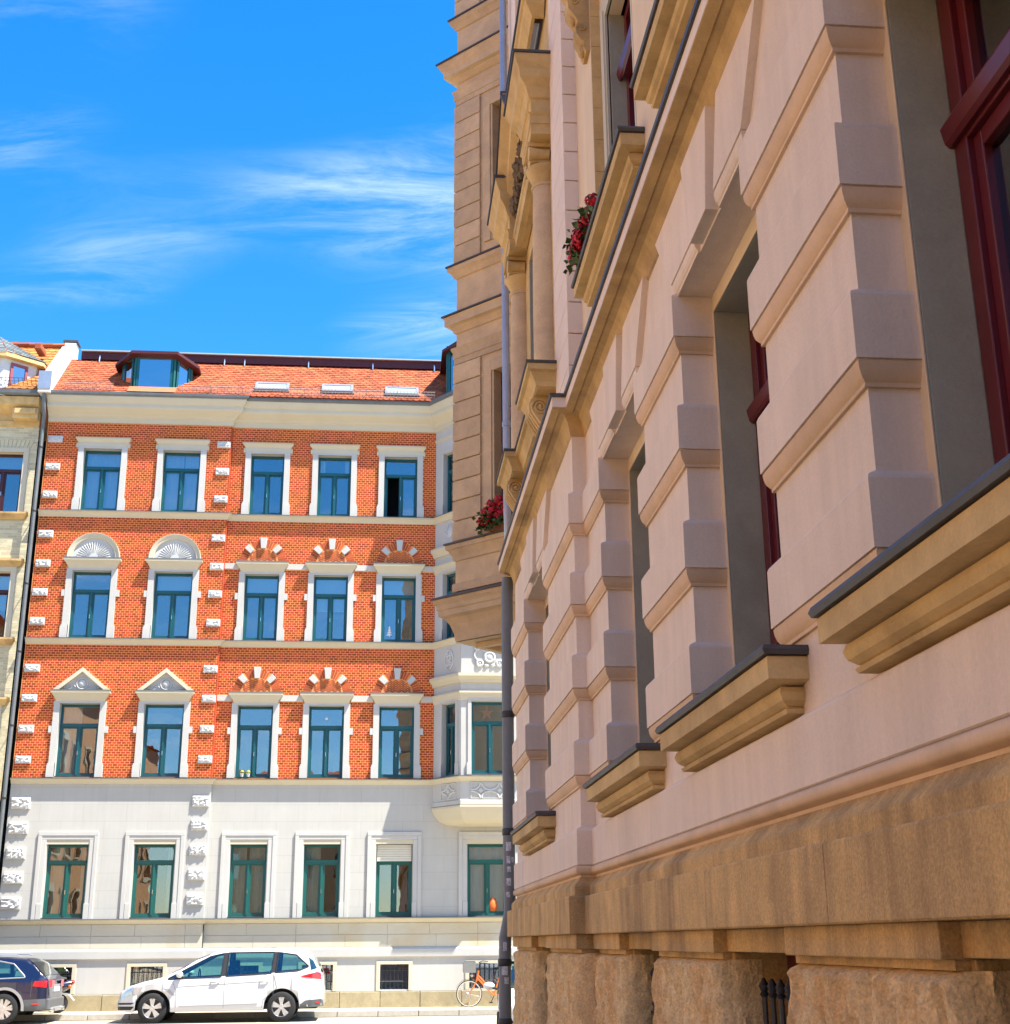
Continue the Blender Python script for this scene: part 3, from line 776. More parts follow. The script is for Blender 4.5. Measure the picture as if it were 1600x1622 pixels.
bay_sweep('bay_moulding', [(0, 15.72), (.03, 15.74), (.03, 15.80), (0, 15.82)], 'cream_trim')
for f in (1, 2, 3):
    far_window(bay, .67, .58, *FL[f], 0, .71, fn=bleft, rec=.14)
    far_window(bay, 2.85, 1.0, *FL[f], 0, .71, fn=bfront, rec=.14)
    z0, z1 = FL[f]
    for fn_, c, h in ((bleft, .67, .29), (bfront, 2.85, .5)):
        q = MB()
        for s in (-1, 1):
            a, b = sorted((c + s * h, c + s * (h + .10)))
            P = lambda u, v, dd: fn_(u, dd, v)
            q.prism([(a, z0), (b, z0), (b, z1 + .03), (a, z1 + .03)], P, -.01, .03)
            a, b = sorted((c + s * h, c + s * (h + .13))); q.prism([(a, z0 - .02), (b, z0 - .02), (b, z0 + .3), (a, z0 + .3)], P, -.01, .045)
        q.prism([(c - h - .10, z1 + .0305), (c + h + .10, z1 + .0305), (c + h + .10, z1 + .10), (c - h - .10, z1 + .10)], lambda u, v, dd: fn_(u, dd, v), -.01, .035)
        obj('bay_surround', q, 'white_plaster', bay, bevel=.005)
bi = MB(); bi.box(1.9, 3.8, D - .05, D, 5.2, 16.0); obj('bay_interior', bi, 'room_dark', bay)
# reliefs
def ring(mb, fn_, cu, cz, r, t=.018, a0=0, a1=2 * PI, n=20, rz=None):
    rz = rz or r
    t = t * 1.5; mb.tube([fn_(cu + r * math.cos(a0 + (a1 - a0) * k / n), .012, cz + rz * math.sin(a0 + (a1 - a0) * k / n)) for k in range(n + 1)], t, 6, False)
for fn_, c0, c1 in ((bleft, .38, .96), (bfront, 2.35, 3.35)):
    q = MB(); P = lambda u, v, dd: fn_(u, dd, v)
    # tracery panel under the first floor
    zc, hh = 5.57, .19; w = c1 - c0; n = 2 if w > .8 else 1; cw_ = w / n
    for k in range(n):
        cc = c0 + cw_ * (k + .5)
        for sx in (-1, 1):
            for sz in (-1, 1):
                ring(q, fn_, cc + sx * cw_ / 2, zc + sz * hh, cw_ / 2 - .02, .017, (PI if sx > 0 else 0), (PI if sx > 0 else 0) + (PI / 2) * (1 if sx * sz > 0 else -1), 8, hh - .02)
        q.prism([(cc - .07, zc), (cc, zc - .07), (cc + .07, zc), (cc, zc + .07)], P, 0, .03)
    fr = .02
    for a, b, c, e in ((c0 - fr, c1 + fr, zc + hh, zc + hh + fr), (c0 - fr, c1 + fr, zc - hh - fr, zc - hh), (c0 - fr, c0, zc - hh, zc + hh), (c1, c1 + fr, zc - hh, zc + hh)):
        q.prism([(a, c), (b, c), (b, e), (a, e)], P, -.005, .025)
    obj('tracery_relief', q, 'relief_white', bay)
    # cartouche under the second floor
    q = MB(); cc = (c0 + c1) / 2; zc = 9.16
    if w > .8:
        ring(q, fn_, cc, zc, .13, .028); q.ball(fn_(cc, .0, zc), (.12, .05, .12), 12, 8)
        for s in (-1, 1):
            ring(q, fn_, cc + s * .27, zc - .17, .075, .026); q.ball(fn_(cc + s * .27, .01, zc - .17), .04, 8, 6)
            q.tube([fn_(cc + s * (.30 + .12 * math.sin(PI * k / 10)), .015, zc - .12 + .36 * k / 10) for k in range(11)], .026, 6)
            ring(q, fn_, cc + s * .11, zc + .22, .055, .022)
            ring(q, fn_, cc + s * .34, zc + .25, .05, .022)
            q.ball(fn_(cc + s * .09, .01, zc - .23), (.07, .04, .05), 8, 6)
        q.ball(fn_(cc, .01, zc + .27), (.06, .04, .05), 8, 6)
    else:
        ring(q, fn_, cc, zc, .17, .016, n=28, rz=.27); ring(q, fn_, cc, zc + .05, .07, .022)
        for s in (-1, 1):
            ring(q, fn_, cc + s * .06, zc - .11, .045, .018); ring(q, fn_, cc + s * .07, zc + .15, .04, .018)
            q.tube([fn_(cc + s * (.02 + .09 * math.sin(k)), .012, zc - .22 + .045 * k) for k in range(9)], .014, 5)
    obj('cartouche_relief', q, 'relief_white', bay)
    q = MB(); zc = 12.88
    for k in range(7):
        a = R(30 + 20 * k)
        q.tube([fn_(cc + .24 * t * math.cos(a), .014, zc - .22 + .46 * t * math.sin(a)) for t in (0.05, .3, .55, .8, 1)], .02, 6, rs=[.012, .022, .026, .02, .006])
    obj('leaf_relief', q, 'relief_white', bay)

# ------------------------------------------------------------------ roof of the red house
EY, EZ, TY, TZ = 36.50, 16.84, 38.40, 18.70
SL = math.hypot(TY - EY, TZ - EZ); ay, az = (TY - EY) / SL, (TZ - EZ) / SL
def rf(u, s, n): return (u, EY + s * ay - n * az, EZ + s * az + n * ay)
def on_roof(x, y):
    dvec = pix(x, y); nrm = Vector((0, -az, ay)); p0 = Vector((0, EY, EZ - CAM_H))
    p = dvec * (p0.dot(nrm) / dvec.dot(nrm))
    return p.x, (p.y - EY) * ay + (p.z + CAM_H - EZ) * az
def tiles(mb, fn_, u0, u1, s0, s1, w=.175, e=.155, lap=.07, skip=None):
    row = 0; s = s0
    while s < s1 - .02:
        u = u0 - (w / 2 if row % 2 else 0)
        L_ = min(e + lap, s1 - s)
        while u < u1:
            a, b = max(u, u0) + .003, min(u + w, u1) - .003
            if b - a > .03 and not (skip and skip((a + b) / 2, s)):
                dz = rnd.uniform(-.003, .003); h0 = .030 + dz; h1 = .008 + dz; ww = b - a
                t = [fn_(a, s + .035, h0), fn_(a + ww * .22, s + .006, h0), fn_(a + ww * .5, s, h0), fn_(a + ww * .78, s + .006, h0), fn_(b, s + .035, h0), fn_(b, s + L_, h1), fn_(a, s + L_, h1)]
                low = [fn_(a, s + .035, h0 - .022), fn_(a + ww * .22, s + .006, h0 - .022), fn_(a + ww * .5, s, h0 - .022), fn_(a + ww * .78, s + .006, h0 - .022), fn_(b, s + .035, h0 - .022)]
                mb.add(t + low, [(0, 1, 2, 3, 4, 5, 6), (0, 7, 8, 1), (1, 8, 9, 2), (2, 9, 10, 3), (3, 10, 11, 4)])
            u += w
        s += e; row += 1
    return mb
roof = MB(); roof.add([rf(UL + .1, 0, 0), rf(7, 0, 0), rf(7, SL, 0), rf(UL + .1, SL, 0), (UL + .1, TY + 6, TZ + .25), (7, TY + 6, TZ + .25)], [(0, 1, 2, 3), (3, 2, 5, 4)])
roof_o = obj('roof', roof, 'maroon_metal', red)
tl = MB(); tiles(tl, rf, UL + .12, 2.2, .02, SL - .05)
obj('roof_tile', tl, 'roof_tile', roof_o, kind='stuff', fix=False)
fs = MB(); fs.box(UL + .4, 7, TY - .12, TY - .04, TZ - .02, TZ + .22); obj('roof_fascia', fs, 'maroon_metal', roof_o)
fs = MB(); fs.box(UL + .4, 7, TY - .20, TY + 6, TZ + .222, TZ + .262); obj('roof_sheet', fs, 'roof_sheet', roof_o)
for x in (157, 357, 389, 490, 591, 687):
    u, s = on_roof(x, 575); q = MB(); q.tube([rf(u, SL - .22, .03), rf(u, SL - .1, .11), rf(u, SL - .02, .16)], .022, 6); obj('roof_hook', q, 'chrome', roof_o)
for (c0, c1, c2, c3) in (((263, 603), (462, 605), (457, 622), (402, 620)), ((515, 606), (563, 608), (559, 625), (508, 623)), ((614, 611), (664, 613), (663, 628), (609, 627))):
    us = [on_roof(*c)[0] for c in (c3, c2)]; s0 = on_roof(*c3)[1]; s1 = s0 + .52; a, b = us[0] + .02, us[1]
    q = MB()
    def rb(mb, u0, u1, t0, t1, n0, n1): mb.add([rf(u, t, n) for n in (n0, n1) for t in (t0, t1) for u in (u0, u1)], [(0, 1, 3, 2), (4, 6, 7, 5), (0, 4, 5, 1), (2, 3, 7, 6), (0, 2, 6, 4), (1, 5, 7, 3)])
    rb(q, a, b, s0, s0 + .07, 0, .10); rb(q, a, b, s1 - .07, s1, 0, .10); rb(q, a, a + .07, s0 + .07, s1 - .07, 0, .10); rb(q, b - .07, b, s0 + .07, s1 - .07, 0, .10)
    W = obj('skylight', q, 'silver_trim', roof_o); q = MB(); rb(q, a + .07, b - .07, s0 + .07, s1 - .07, .06, .075); obj('pane', q, 'skylight_glass', W)
    q = MB(); rb(q, a - .03, b + .03, s0 - .07, s0 - .002, .02, .06); obj('flashing', q, 'lead_flashing', W)
# snow guard
for (ua, ub) in ((-9.35, -7.95), (-6.1, 1.3)):
    q = MB()
    for hn in (.06, .15, .24): q.tube([rf(ua, .17, hn), rf(ub, .17, hn)], .008, 4)
    k = ua
    while k <= ub + .001: q.tube([rf(k, .17, .03), rf(k, .17, .25)], .006, 4); k += .10
    k = ua
    while k <= ub: q.tube([rf(k, .17, .25), rf(k, .40, .02)], .010, 4); k += 0.9
    obj('snow_guard', q, 'silver_trim', roof_o)
# dormers
def dormer(uc, hw, sd, yf, zb, zt, over, ztop, name='dormer'):
    plan = [(uc + hw + sd, yf + sd), (uc + hw, yf), (uc - hw, yf), (uc - hw - sd, yf + sd)]
    q = MB(); q.sweep([(uc + hw + sd, yf + sd + 1.5)] + plan + [(uc - hw - sd, yf + sd + 1.5)], [(0, zb), (0, zt)], caps=False)
    dm = obj(name, q, 'green_frame', red)
    H = zt - zb
    def add_win(fn_, c, w):
        f = MB(); h = w / 2; z0, z1 = zb + .16, zt - .08; T = .07
        def bx(mb, u0, u1, d0, d1, a, b): mb.add([fn_(c + u, dd, z) for z in (a, b) for dd in (d0, d1) for u in (u0, u1)], [(0, 1, 3, 2), (4, 6, 7, 5), (0, 4, 5, 1), (2, 3, 7, 6), (0, 2, 6, 4), (1, 5, 7, 3)])
        bx(f, -h, -h + T, .002, .05, z0, z1); bx(f, h - T, h, .002, .05, z0, z1); bx(f, -h + T, h - T, .002, .05, z1 - T, z1); bx(f, -h + T, h - T, .002, .06, z0, z0 + T)
        W = obj('window', f, 'teal_frame', dm); p = MB(); bx(p, -h + T, h - T, .006, .02, z0 + T, z1 - T); obj('pane', p, 'dormer_glass', W)
    add_win(lambda u, d, z: (u, yf - d, z), uc, 2 * hw - .08)
    add_win(lambda u, d, z: (uc - hw - (u + d) * S2, yf + (u - d) * S2, z), sd / S2 / 2, sd / S2 - .12)
    add_win(lambda u, d, z: (uc + hw + (u + d) * S2, yf + (u - d) * S2, z), sd / S2 / 2, sd / S2 - .12)
    for (x, y) in plan[0:4]:
        p = MB(); p.lathe([(.045, zb), (.045, zt)], (x, y, 0), 8); obj('corner_post', p, 'green_frame', dm)
    q = MB(); k = 8
    e = [(uc + hw + sd + over, yf + sd + 1.5), (uc + hw + sd + over, yf + sd * .75), (uc + hw + .1, yf - over), (uc - hw - .1, yf - over), (uc - hw - sd - over, yf + sd * .75), (uc - hw - sd - over, yf + sd + 1.5)]
    ze = zt - .02; zl = [ze - .22, ze - .16, ze + .04, ze + .04, ze - .16, ze - .22]
    tpt = [(uc + hw * .6, yf + 1.5), (uc + hw * .5, yf + .45), (uc - hw * .5, yf + .45), (uc - hw * .6, yf + 1.5)]
    V = [(p[0], p[1], z) for p, z in zip(e, zl)] + [(p[0], p[1], ztop) for p in tpt] + [(p[0], p[1], z - .09) for p, z in zip(e, zl)]
    q.add(V, [(0, 1, 7, 6), (1, 2, 7), (2, 3, 8, 7), (3, 4, 8), (4, 5, 9, 8), (6, 7, 8, 9)] + [(i, i + 1, 11 + i, 10 + i) for i in range(5)] + [(10, 11, 12, 13, 14, 15)])
    obj('dormer_roof', q, 'maroon_metal', dm)
    p = MB(); p.add([rf(uc - hw - .12, .05, .07), rf(uc + hw + .12, .05, .07), rf(uc + hw + .12, .42, .07), rf(uc - hw - .12, .42, .07)], [(0, 1, 2, 3)]); obj('apron_flashing', p, 'terracotta', dm)
glass('dormer_glass', (0.15, 0.2, 0.28), 0.42, 0.03)
a_ = on_y(247, 570, 36.85); b_ = on_y(247, 623, 36.85)
dormer(a_.x, .56, .42, 36.85, b_.z - .12, a_.z + .16, .24, a_.z + .48)
dormer(2.86, .62, .55, 36.20, 16.95, 18.75, .18, 19.25)
# party wall between the two roofs
pw = MB(); x0, x1 = UL - .24, UL + .10
sec = [(36.30, 16.75), (36.30, 17.38), (36.62, 17.42), (38.75, 19.42), (39.1, 19.42), (39.1, 18.2), (37.5, 16.8)]
pw.prism(sec, lambda y, z, x: (x, y, z), x0, x1); po = obj('party_wall', pw, 'white_paint', red, bevel=.01)
q = MB(); q.prism([(36.285, 16.86), (36.285, 17.40), (36.31, 17.40), (36.31, 16.86)], lambda y, z, x: (x, y, z), x0 - .01, x1 + .01); obj('metal_cap', q, 'zinc', po)
q = MB(); q.box(x0 - .05, x1 + .05, 38.70, 39.15, 19.425, 19.49); obj('ridge_cap', q, 'lead_flashing', po)
# rainwater pipe at the left edge
q = MB(); xp = UL - .10
q.tube([(xp + .02, 36.42, 16.78), (xp + .02, 36.44, 16.5), (xp + .04, 36.60, 16.2), (xp, D - STEP - .16, 15.9)] + [(xp, D - STEP - .16, z) for z in (15.6, 12, 8, 4, .3)], .055, 10)
dp = obj('downpipe', q, 'gutter_zinc', red)
for z in (15.2, 13.3, 11.2, 9.3, 7.3, 5.4, 3.4, 1.6):
    q = MB(); q.lathe([(.062, z), (.068, z + .01), (.068, z + .05), (.062, z + .06)], (xp, D - STEP - .16, 0), 10); q.box(xp - .01, xp + .01, D - STEP - .13, D, z + .02, z + .04); obj('pipe_clip', q, 'iron', dp)
bx_ = MB(); bx_.box(UL, 7, D + 1.61, D + 9, 0, 16.5); obj('back_wall', bx_, 'white_plaster', red)

# ------------------------------------------------------------------ yellow brick house at the left edge
yel = thing('yellow_brick_house', 'pale yellow brick house with orange tiled roof at the left edge', 'house', (-12.5, D, 0))
YU0, YU1, YD = -15.2, UL - .26, 0.03
def yw(x, y): p = on_y(x, y, D - YD); return p.x, p.z
f3r, f2r, f1r = yw(33, 765)[0], yw(12.5, 960)[0], yw(-8, 1150)[0]
ywin = [(f3r - 1.1, f3r, yw(30, 813)[1], yw(36, 717)[1]), (f3r - 1.1, f3r, yw(7, 1011)[1], yw(18, 906)[1]), (f3r - 1.1, f3r, 5.95, 7.75), (f3r - 1.1, f3r, 2.35, 4.2)]
m_ = MB(); panel(m_, far, YU0, YU1, .14, 16.3, ywin, YD, .25); obj('mortar_wall', m_, 'yellow_mortar', yel)
bb = MB(); blk = [(w[0] - .17, w[1] + .17, w[2] - .22, w[3] + .30) for w in ywin]
brickwork(bb, YU0, YU1, 2.6, 16.1, blk, YD, (), .25, .072, .011, .003); obj('brick', bb, 'yellow_brick', yel, kind='stuff', fix=False)
gb = MB(); panel(gb, far, YU0, YU1, .14, 2.7, [ywin[3]], YD + .02, .25); obj('plinth', gb, 'cream_ashlar', yel)
for i, w in enumerate(ywin):
    uc = (w[0] + w[1]) / 2
    far_window(yel, uc, w[1] - w[0], w[2], w[3], YD, .72, 'window_glass', 'brown_frame', blind=(.45 if i == 1 else .74 if i == 0 else None))
    q = MB()
    for s in (-1, 1): fbox(q, *sorted((uc + s * .55, uc + s * .70)), YD - .02, YD + .05, w[2], w[3])
    fbox(q, uc - .70, uc + .70, YD - .02, YD + .05, w[3], w[3] + .14); obj('window_surround', q, 'cream_trim', yel, bevel=.006)
    q = MB(); q.sweep([(uc + .74, D - YD), (uc + .74, D - YD - .06), (uc - .74, D - YD - .06), (uc - .74, D - YD)], [(0, w[2] - .2), (.03, w[2] - .17), (.10, w[2] - .07), (.12, w[2] - .06), (.12, w[2] - .005), (-.05, w[2])]); obj('window_sill', q, 'cornice_stone', yel)
    if i in (1, 2):
        q = MB(); q.sweep([(uc + .76, D - YD), (uc + .76, D - YD - .05), (uc - .76, D - YD - .05), (uc - .76, D - YD)], [(0, w[3] + .14), (.02, w[3] + .16), (.10, w[3] + .27), (.14, w[3] + .28), (.14, w[3] + .34), (-.04, w[3] + .36)]); obj('hood', q, 'sandstone_trim', yel)
    if i == 0:
        for k in range(13):
            q = MB(); a = -.66 + .107 * k; q.prism([(uc + a + .004, w[3] + .145), (uc + a + .10, w[3] + .145), (uc + a * 1.12 + .105, w[3] + .38), (uc + a * 1.12 + .004, w[3] + .38)], lambda u, v, dd: far(u, dd, v), YD, YD + .018); obj('lintel_brick', q, 'yellow_brick', yel)
yi = MB(); fbox(yi, YU0, YU1, -1.4, -1.3, .3, 16); obj('interior', yi, 'room_dark', yel)
yplan = [(YU1, D - YD), (YU0, D - YD)]
q = MB(); q.sweep(yplan, [(0, 15.9), (.04, 15.92), (.04, 16.08), (.006, 16.1), (.006, 16.3), (.06, 16.32), (.34, 16.5), (.36, 16.72), (.0, 16.74)]); obj('cornice', q, 'sandstone_trim', yel)
for k in range(3):
    q = MB(); u = YU1 - .30 - k * 1.35; fbox(q, u - .42, u + .30, YD, YD + .30, 16.08, 16.40); fbox(q, u - .36, u + .24, YD + .302, YD + .36, 16.2, 16.38); obj('cornice_bracket', q, 'sandstone_trim', yel, bevel=.02)
q = MB(); q.sweep(yplan, [(.30, 16.74), (.42, 16.745), (.47, 16.79), (.475, 16.90), (.455, 16.90), (.45, 16.80), (.36, 16.78)]); obj('gutter', q, 'gutter_zinc', yel)
YEY, YEZ = 36.55, 16.90; yta, ytz = math.cos(R(48)), math.sin(R(48)); YSL = 3.05
def yrf(u, s, n): return (u, YEY + s * yta - n * ytz, YEZ + s * ytz + n * yta)
q = MB(); q.add([yrf(YU0, 0, 0), yrf(YU1, 0, 0), yrf(YU1, YSL, 0), yrf(YU0, YSL, 0), (YU1, YEY + 7, YEZ + .5), (YU0, YEY + 7, YEZ + .5)], [(0, 1, 2, 3), (3, 2, 4, 5)]); yroof = obj('roof', q, 'terracotta', yel)
q = MB(); tiles(q, yrf, YU0, YU1 - .02, .02, YSL, .21, .19); obj('roof_tile', q, 'orange_tile', yroof, kind='stuff', fix=False)
q = MB()
u = YU0
while u < YU1 - .1: q.tube([yrf(u, YSL - .02, .05), yrf(u + .36, YSL - .02, .065)], .09, 8); u += .35
obj('ridge_tile', q, 'roof_tile', yroof, kind='stuff')
q = MB()
for hn in (.07, .17, .27): q.tube([yrf(YU0, .22, hn), yrf(YU1 - .05, .22, hn)], .009, 4)
k = YU0
while k < YU1: q.tube([yrf(k, .22, .03), yrf(k, .22, .28)], .007, 4); k += .12
obj('snow_guard', q, 'lead_flashing', yroof)
for (x, y) in ((64, 553), (74, 588)):
    q = MB(); p = on_y(x, y, 37.6); q.box(p.x - .10, p.x + .10, p.y - .3, p.y + .3, p.z - .12, p.z + .06); obj('roof_vent', q, 'roof_tile', yroof, bevel=.02)
# dormer turret: white walls, slate hip roof
dw = thing_part = MB(); du0, du1 = on_y(-40, 600, 36.75).x, on_y(50, 600, 36.75).x
zb, zt = on_y(20, 625, 36.75).z, on_y(40, 566, 36.75).z
ang = [(du1 + .10, 38.2), (du1, 37.15), (du1 - .75, 36.55), (du0, 36.55), (du0 - .3, 38)]
dw.sweep(ang, [(0, zb - .1), (0, zt)], caps=False); yd = obj('dormer', dw, 'white_paint', yel)
e1, e2 = Vector((du1, 37.15)), Vector((du1 - .75, 36.55)); dv = (e1 - e2); ln = dv.length; dv.normalize(); nv = Vector((dv.y, -dv.x))
def dfn(u, d, z): q_ = e2 + dv * u + nv * d; return (q_.x, q_.y, z)
q = MB()
def dbx(mb, u0, u1, d0, d1, a, b): mb.add([dfn(u, dd, z) for z in (a, b) for dd in (d0, d1) for u in (u0, u1)], [(0, 1, 3, 2), (4, 6, 7, 5), (0, 4, 5, 1), (2, 3, 7, 6), (0, 2, 6, 4), (1, 5, 7, 3)])
w0, w1, q0, q1 = ln * .20, ln * .72, zb + .22, zt - .22
for a, b, c, e in ((w0, w0 + .07, q0, q1), (w1 - .07, w1, q0, q1), (w0 + .07, w1 - .07, q1 - .07, q1), (w0 + .07, w1 - .07, q0, q0 + .07)): dbx(q, a, b, .002, .05, c, e)
W = obj('window', q, 'pink_frame', yd); q = MB(); dbx(q, w0 + .07, w1 - .07, .006, .02, q0 + .07, q1 - .07); obj('pane', q, 'dormer_glass', W)
apex = Vector((du0 + .2, 37.9, zt + 1.15)); ev = [Vector((p[0], p[1])) for p in ang]; cen = Vector((du0 + .3, 37.6))
ring_ = [(p - cen) * 1.16 + cen for p in ev]
q = MB(); q.add([(p.x, p.y, zt - .02) for p in ring_] + [(p.x, p.y, zt - .12) for p in ring_], [(i, i + 1, 6 + i, 5 + i) for i in range(4)] + [(5, 6, 7, 8, 9)]); obj('dormer_eave', q, 'sandstone_trim', yd)
q = MB()
for i in range(4):
    A = Vector((ring_[i].x, ring_[i].y, zt)); B = Vector((ring_[i + 1].x, ring_[i + 1].y, zt)); nr = 9; nn = (B - A).cross(apex - A).normalized()
    if nn.z < 0: nn = -nn
    for r_ in range(nr):
        t0, t1 = r_ / nr, (r_ + 1.25) / nr
        a0, b0 = A.lerp(apex, t0), B.lerp(apex, t0); a1, b1 = A.lerp(apex, min(1, t1)), B.lerp(apex, min(1, t1)); m = max(1, int((b0 - a0).length / .22))
        for k in range(m):
            v = [a0.lerp(b0, (k + .03) / m) + nn * .03, a0.lerp(b0, (k + .97) / m) + nn * .03, a1.lerp(b1, (k + .97) / m) + nn * .006, a1.lerp(b1, (k + .03) / m) + nn * .006, a0.lerp(b0, (k + .03) / m), a0.lerp(b0, (k + .97) / m)]
            q.add(v, [(0, 1, 2, 3), (0, 1, 5, 4)])
obj('slate', q, 'slate', yd, kind='stuff')
q = MB(); q.box(YU0, YU1, D + 1.5, D + 9, 0, 16.5); obj('back_wall', q, 'yellow_facade', yel)
# ------------------------------------------------------------------ pink corner building on the right
pink = thing('pink_corner_house', 'pink plaster corner house with sandstone base, dark red windows and corner oriel', 'house', (2.5, 6, 0))
XM, XR, YJ, YE = 1.43, 1.33, 9.105, 13.45
def nm(u, d, z): return (XM - d, u, z)
def nr(u, d, z): return (XR - d, u, z)
PLN = [(XM, -30), (XM, YJ), (XR, YJ), (XR, YE), (XR + 2.2, YE + 2.2)]
GZ0, GZ1 = 2.66, 4.81
CM = [2.915 - 2.37 * k for k in (2, 1, 0)] + [5.285, 7.65]
HW = .695
W4 = (11.45, .785)
def ptag(o_, lab): o_['label'] = lab; return o_
w_ = MB(); panel(w_, nm, -30, YJ, 2.14, 5.34, [(c - HW, c + HW, GZ0, GZ1) for c in CM], 0, .17)
panel(w_, nr, YJ, YE, 2.14, 5.34, [(W4[0] - W4[1], W4[0] + W4[1], GZ0, GZ1)], 0, .17)
w_.add([(XM, YJ, 2.14), (XR, YJ, 2.14), (XR, YJ, 5.34), (XM, YJ, 5.34)], [(0, 1, 2, 3)])
w_.add([(XR, YE, 1.7), (XR + 2.2, YE + 2.2, 1.7), (XR + 2.2, YE + 2.2, 5.34), (XR, YE, 5.34)], [(0, 1, 2, 3)])
obj('plaster_wall', w_, 'pink_plaster', pink)
BLK = [(o_ * 1.2, z_) for o_, z_ in [(0, -.082), (.011, -.082), (.011, -.068), (.016, -.062), (.024, -.047), (.029, -.026), (.031, -.006), (.027, -.004), (.027, 0), (.036, 0), (.036, .212), (.032, .224), (.005, .245), (0, .246)]]
def dep(x): return x + .17
piers = []
for a, b in zip(CM[:-1], CM[1:]):
    piers.append([(dep(XM), a + HW), (XM, a + HW), (XM, b - HW), (dep(XM), b - HW)])
piers.append([(dep(XM), CM[-1] + HW), (XM, CM[-1] + HW), (XM, YJ), (XR, YJ), (XR, W4[0] - W4[1]), (dep(XR), W4[0] - W4[1])])
piers.append([(dep(XR), W4[0] + W4[1]), (XR, W4[0] + W4[1]), (XR, YE), (XR + 1.0, YE + 1.0)])
for pl in piers:
    for zb in (2.816, 3.408, 4.0, 4.594):
        q = MB(); q.sweep(pl, [(0, zb - .0045)] + [(o_, zb + z) for o_, z in BLK[7:]]); rc = obj('rusticated_course', q, 'pink_plaster', pink)
        q = MB(); q.sweep(pl, [(o_, zb + z) for o_, z in BLK[:7]] + [(BLK[7][0], zb - .005), (0, zb - .005)], smooth=True); obj('ovolo_moulding', q, 'bounce_tan_plaster', rc)  # roll under the block, its ground-bounce glow coloured in
# band under the windows and torus
q = MB(); q.sweep(PLN, [(.028, 2.225), (.036, 2.23), (.036, 2.45), (.030, 2.462), (.004, 2.478), (0, 2.478)]); obj('apron_band', q, 'pink_plaster', pink)
q = MB(); q.sweep(PLN, [(0, 2.150), (.014, 2.150), (.014, 2.163), (.022, 2.165), (.036, 2.172), (.045, 2.185), (.047, 2.198), (.044, 2.212), (.034, 2.222), (.02, 2.226)], smooth=True); obj('torus_moulding', q, 'bounce_tan_plaster', pink)
# voussoirs
def voussoirs(c, fn_, half, kz=4.825):
    P = lambda u, v, dd: fn_(u, dd, v)
    zt = 5.29; s_ = half / .665
    for s in (-1, 1):
        q = MB()
        q.prism([(c + s * .215 * s_, 4.885), (c + s * (half + .02), 4.885), (c + s * (half + .34), zt), (c + s * .35 * s_, zt)], P, -.005, .036)
        a, b = sorted((c + s * .20 * s_, c + s * (half + .012)))
        prof = [(0, 4.808), (.012, 4.808), (.012, 4.820), (.02, 4.828), (.028, 4.846), (.031, 4.868), (.029, 4.884), (0, 4.884)]
        q.add([fn_(u, d, z) for u in (a, b) for d, z in prof], [(i, i + 1, 8 + i + 1, 8 + i) for i in range(7)] + [list(range(8)), list(range(15, 7, -1))])
        obj('voussoir', q, 'pink_plaster', pink)
    q = MB(); q.prism([(c - .155 * s_, kz), (c + .155 * s_, kz), (c + .255 * s_, zt), (c - .255 * s_, zt)], P, -.005, .062); obj('keystone', q, 'pink_plaster', pink, bevel=.004)
for c in CM: voussoirs(c, nm, .665)
voussoirs(W4[0], nr, .755)
# main string cornice
CP = [(0, 5.27), (.012, 5.28), (.022, 5.33), (.036, 5.375), (.05, 5.40), (.055, 5.412), (.10, 5.425), (.105, 5.418), (.158, 5.428), (.158, 5.50)]
q = MB(); q.sweep(PLN, CP + [(.158, 5.515), (0, 5.53)]); cor = obj('string_cornice', q, 'cornice_stone', pink)
q = MB(); q.sweep(PLN, [(.1585, 5.436), (.1605, 5.436), (.1605, 5.512), (.1585, 5.512)]); obj('fascia', q, 'pale_pink_plaster', cor)
q = MB(); q.sweep(PLN, [(.158, 5.513), (.176, 5.513), (.178, 5.538), (.10, 5.552), (0, 5.575)]); obj('lead_flashing', q, 'lead_flashing', cor)
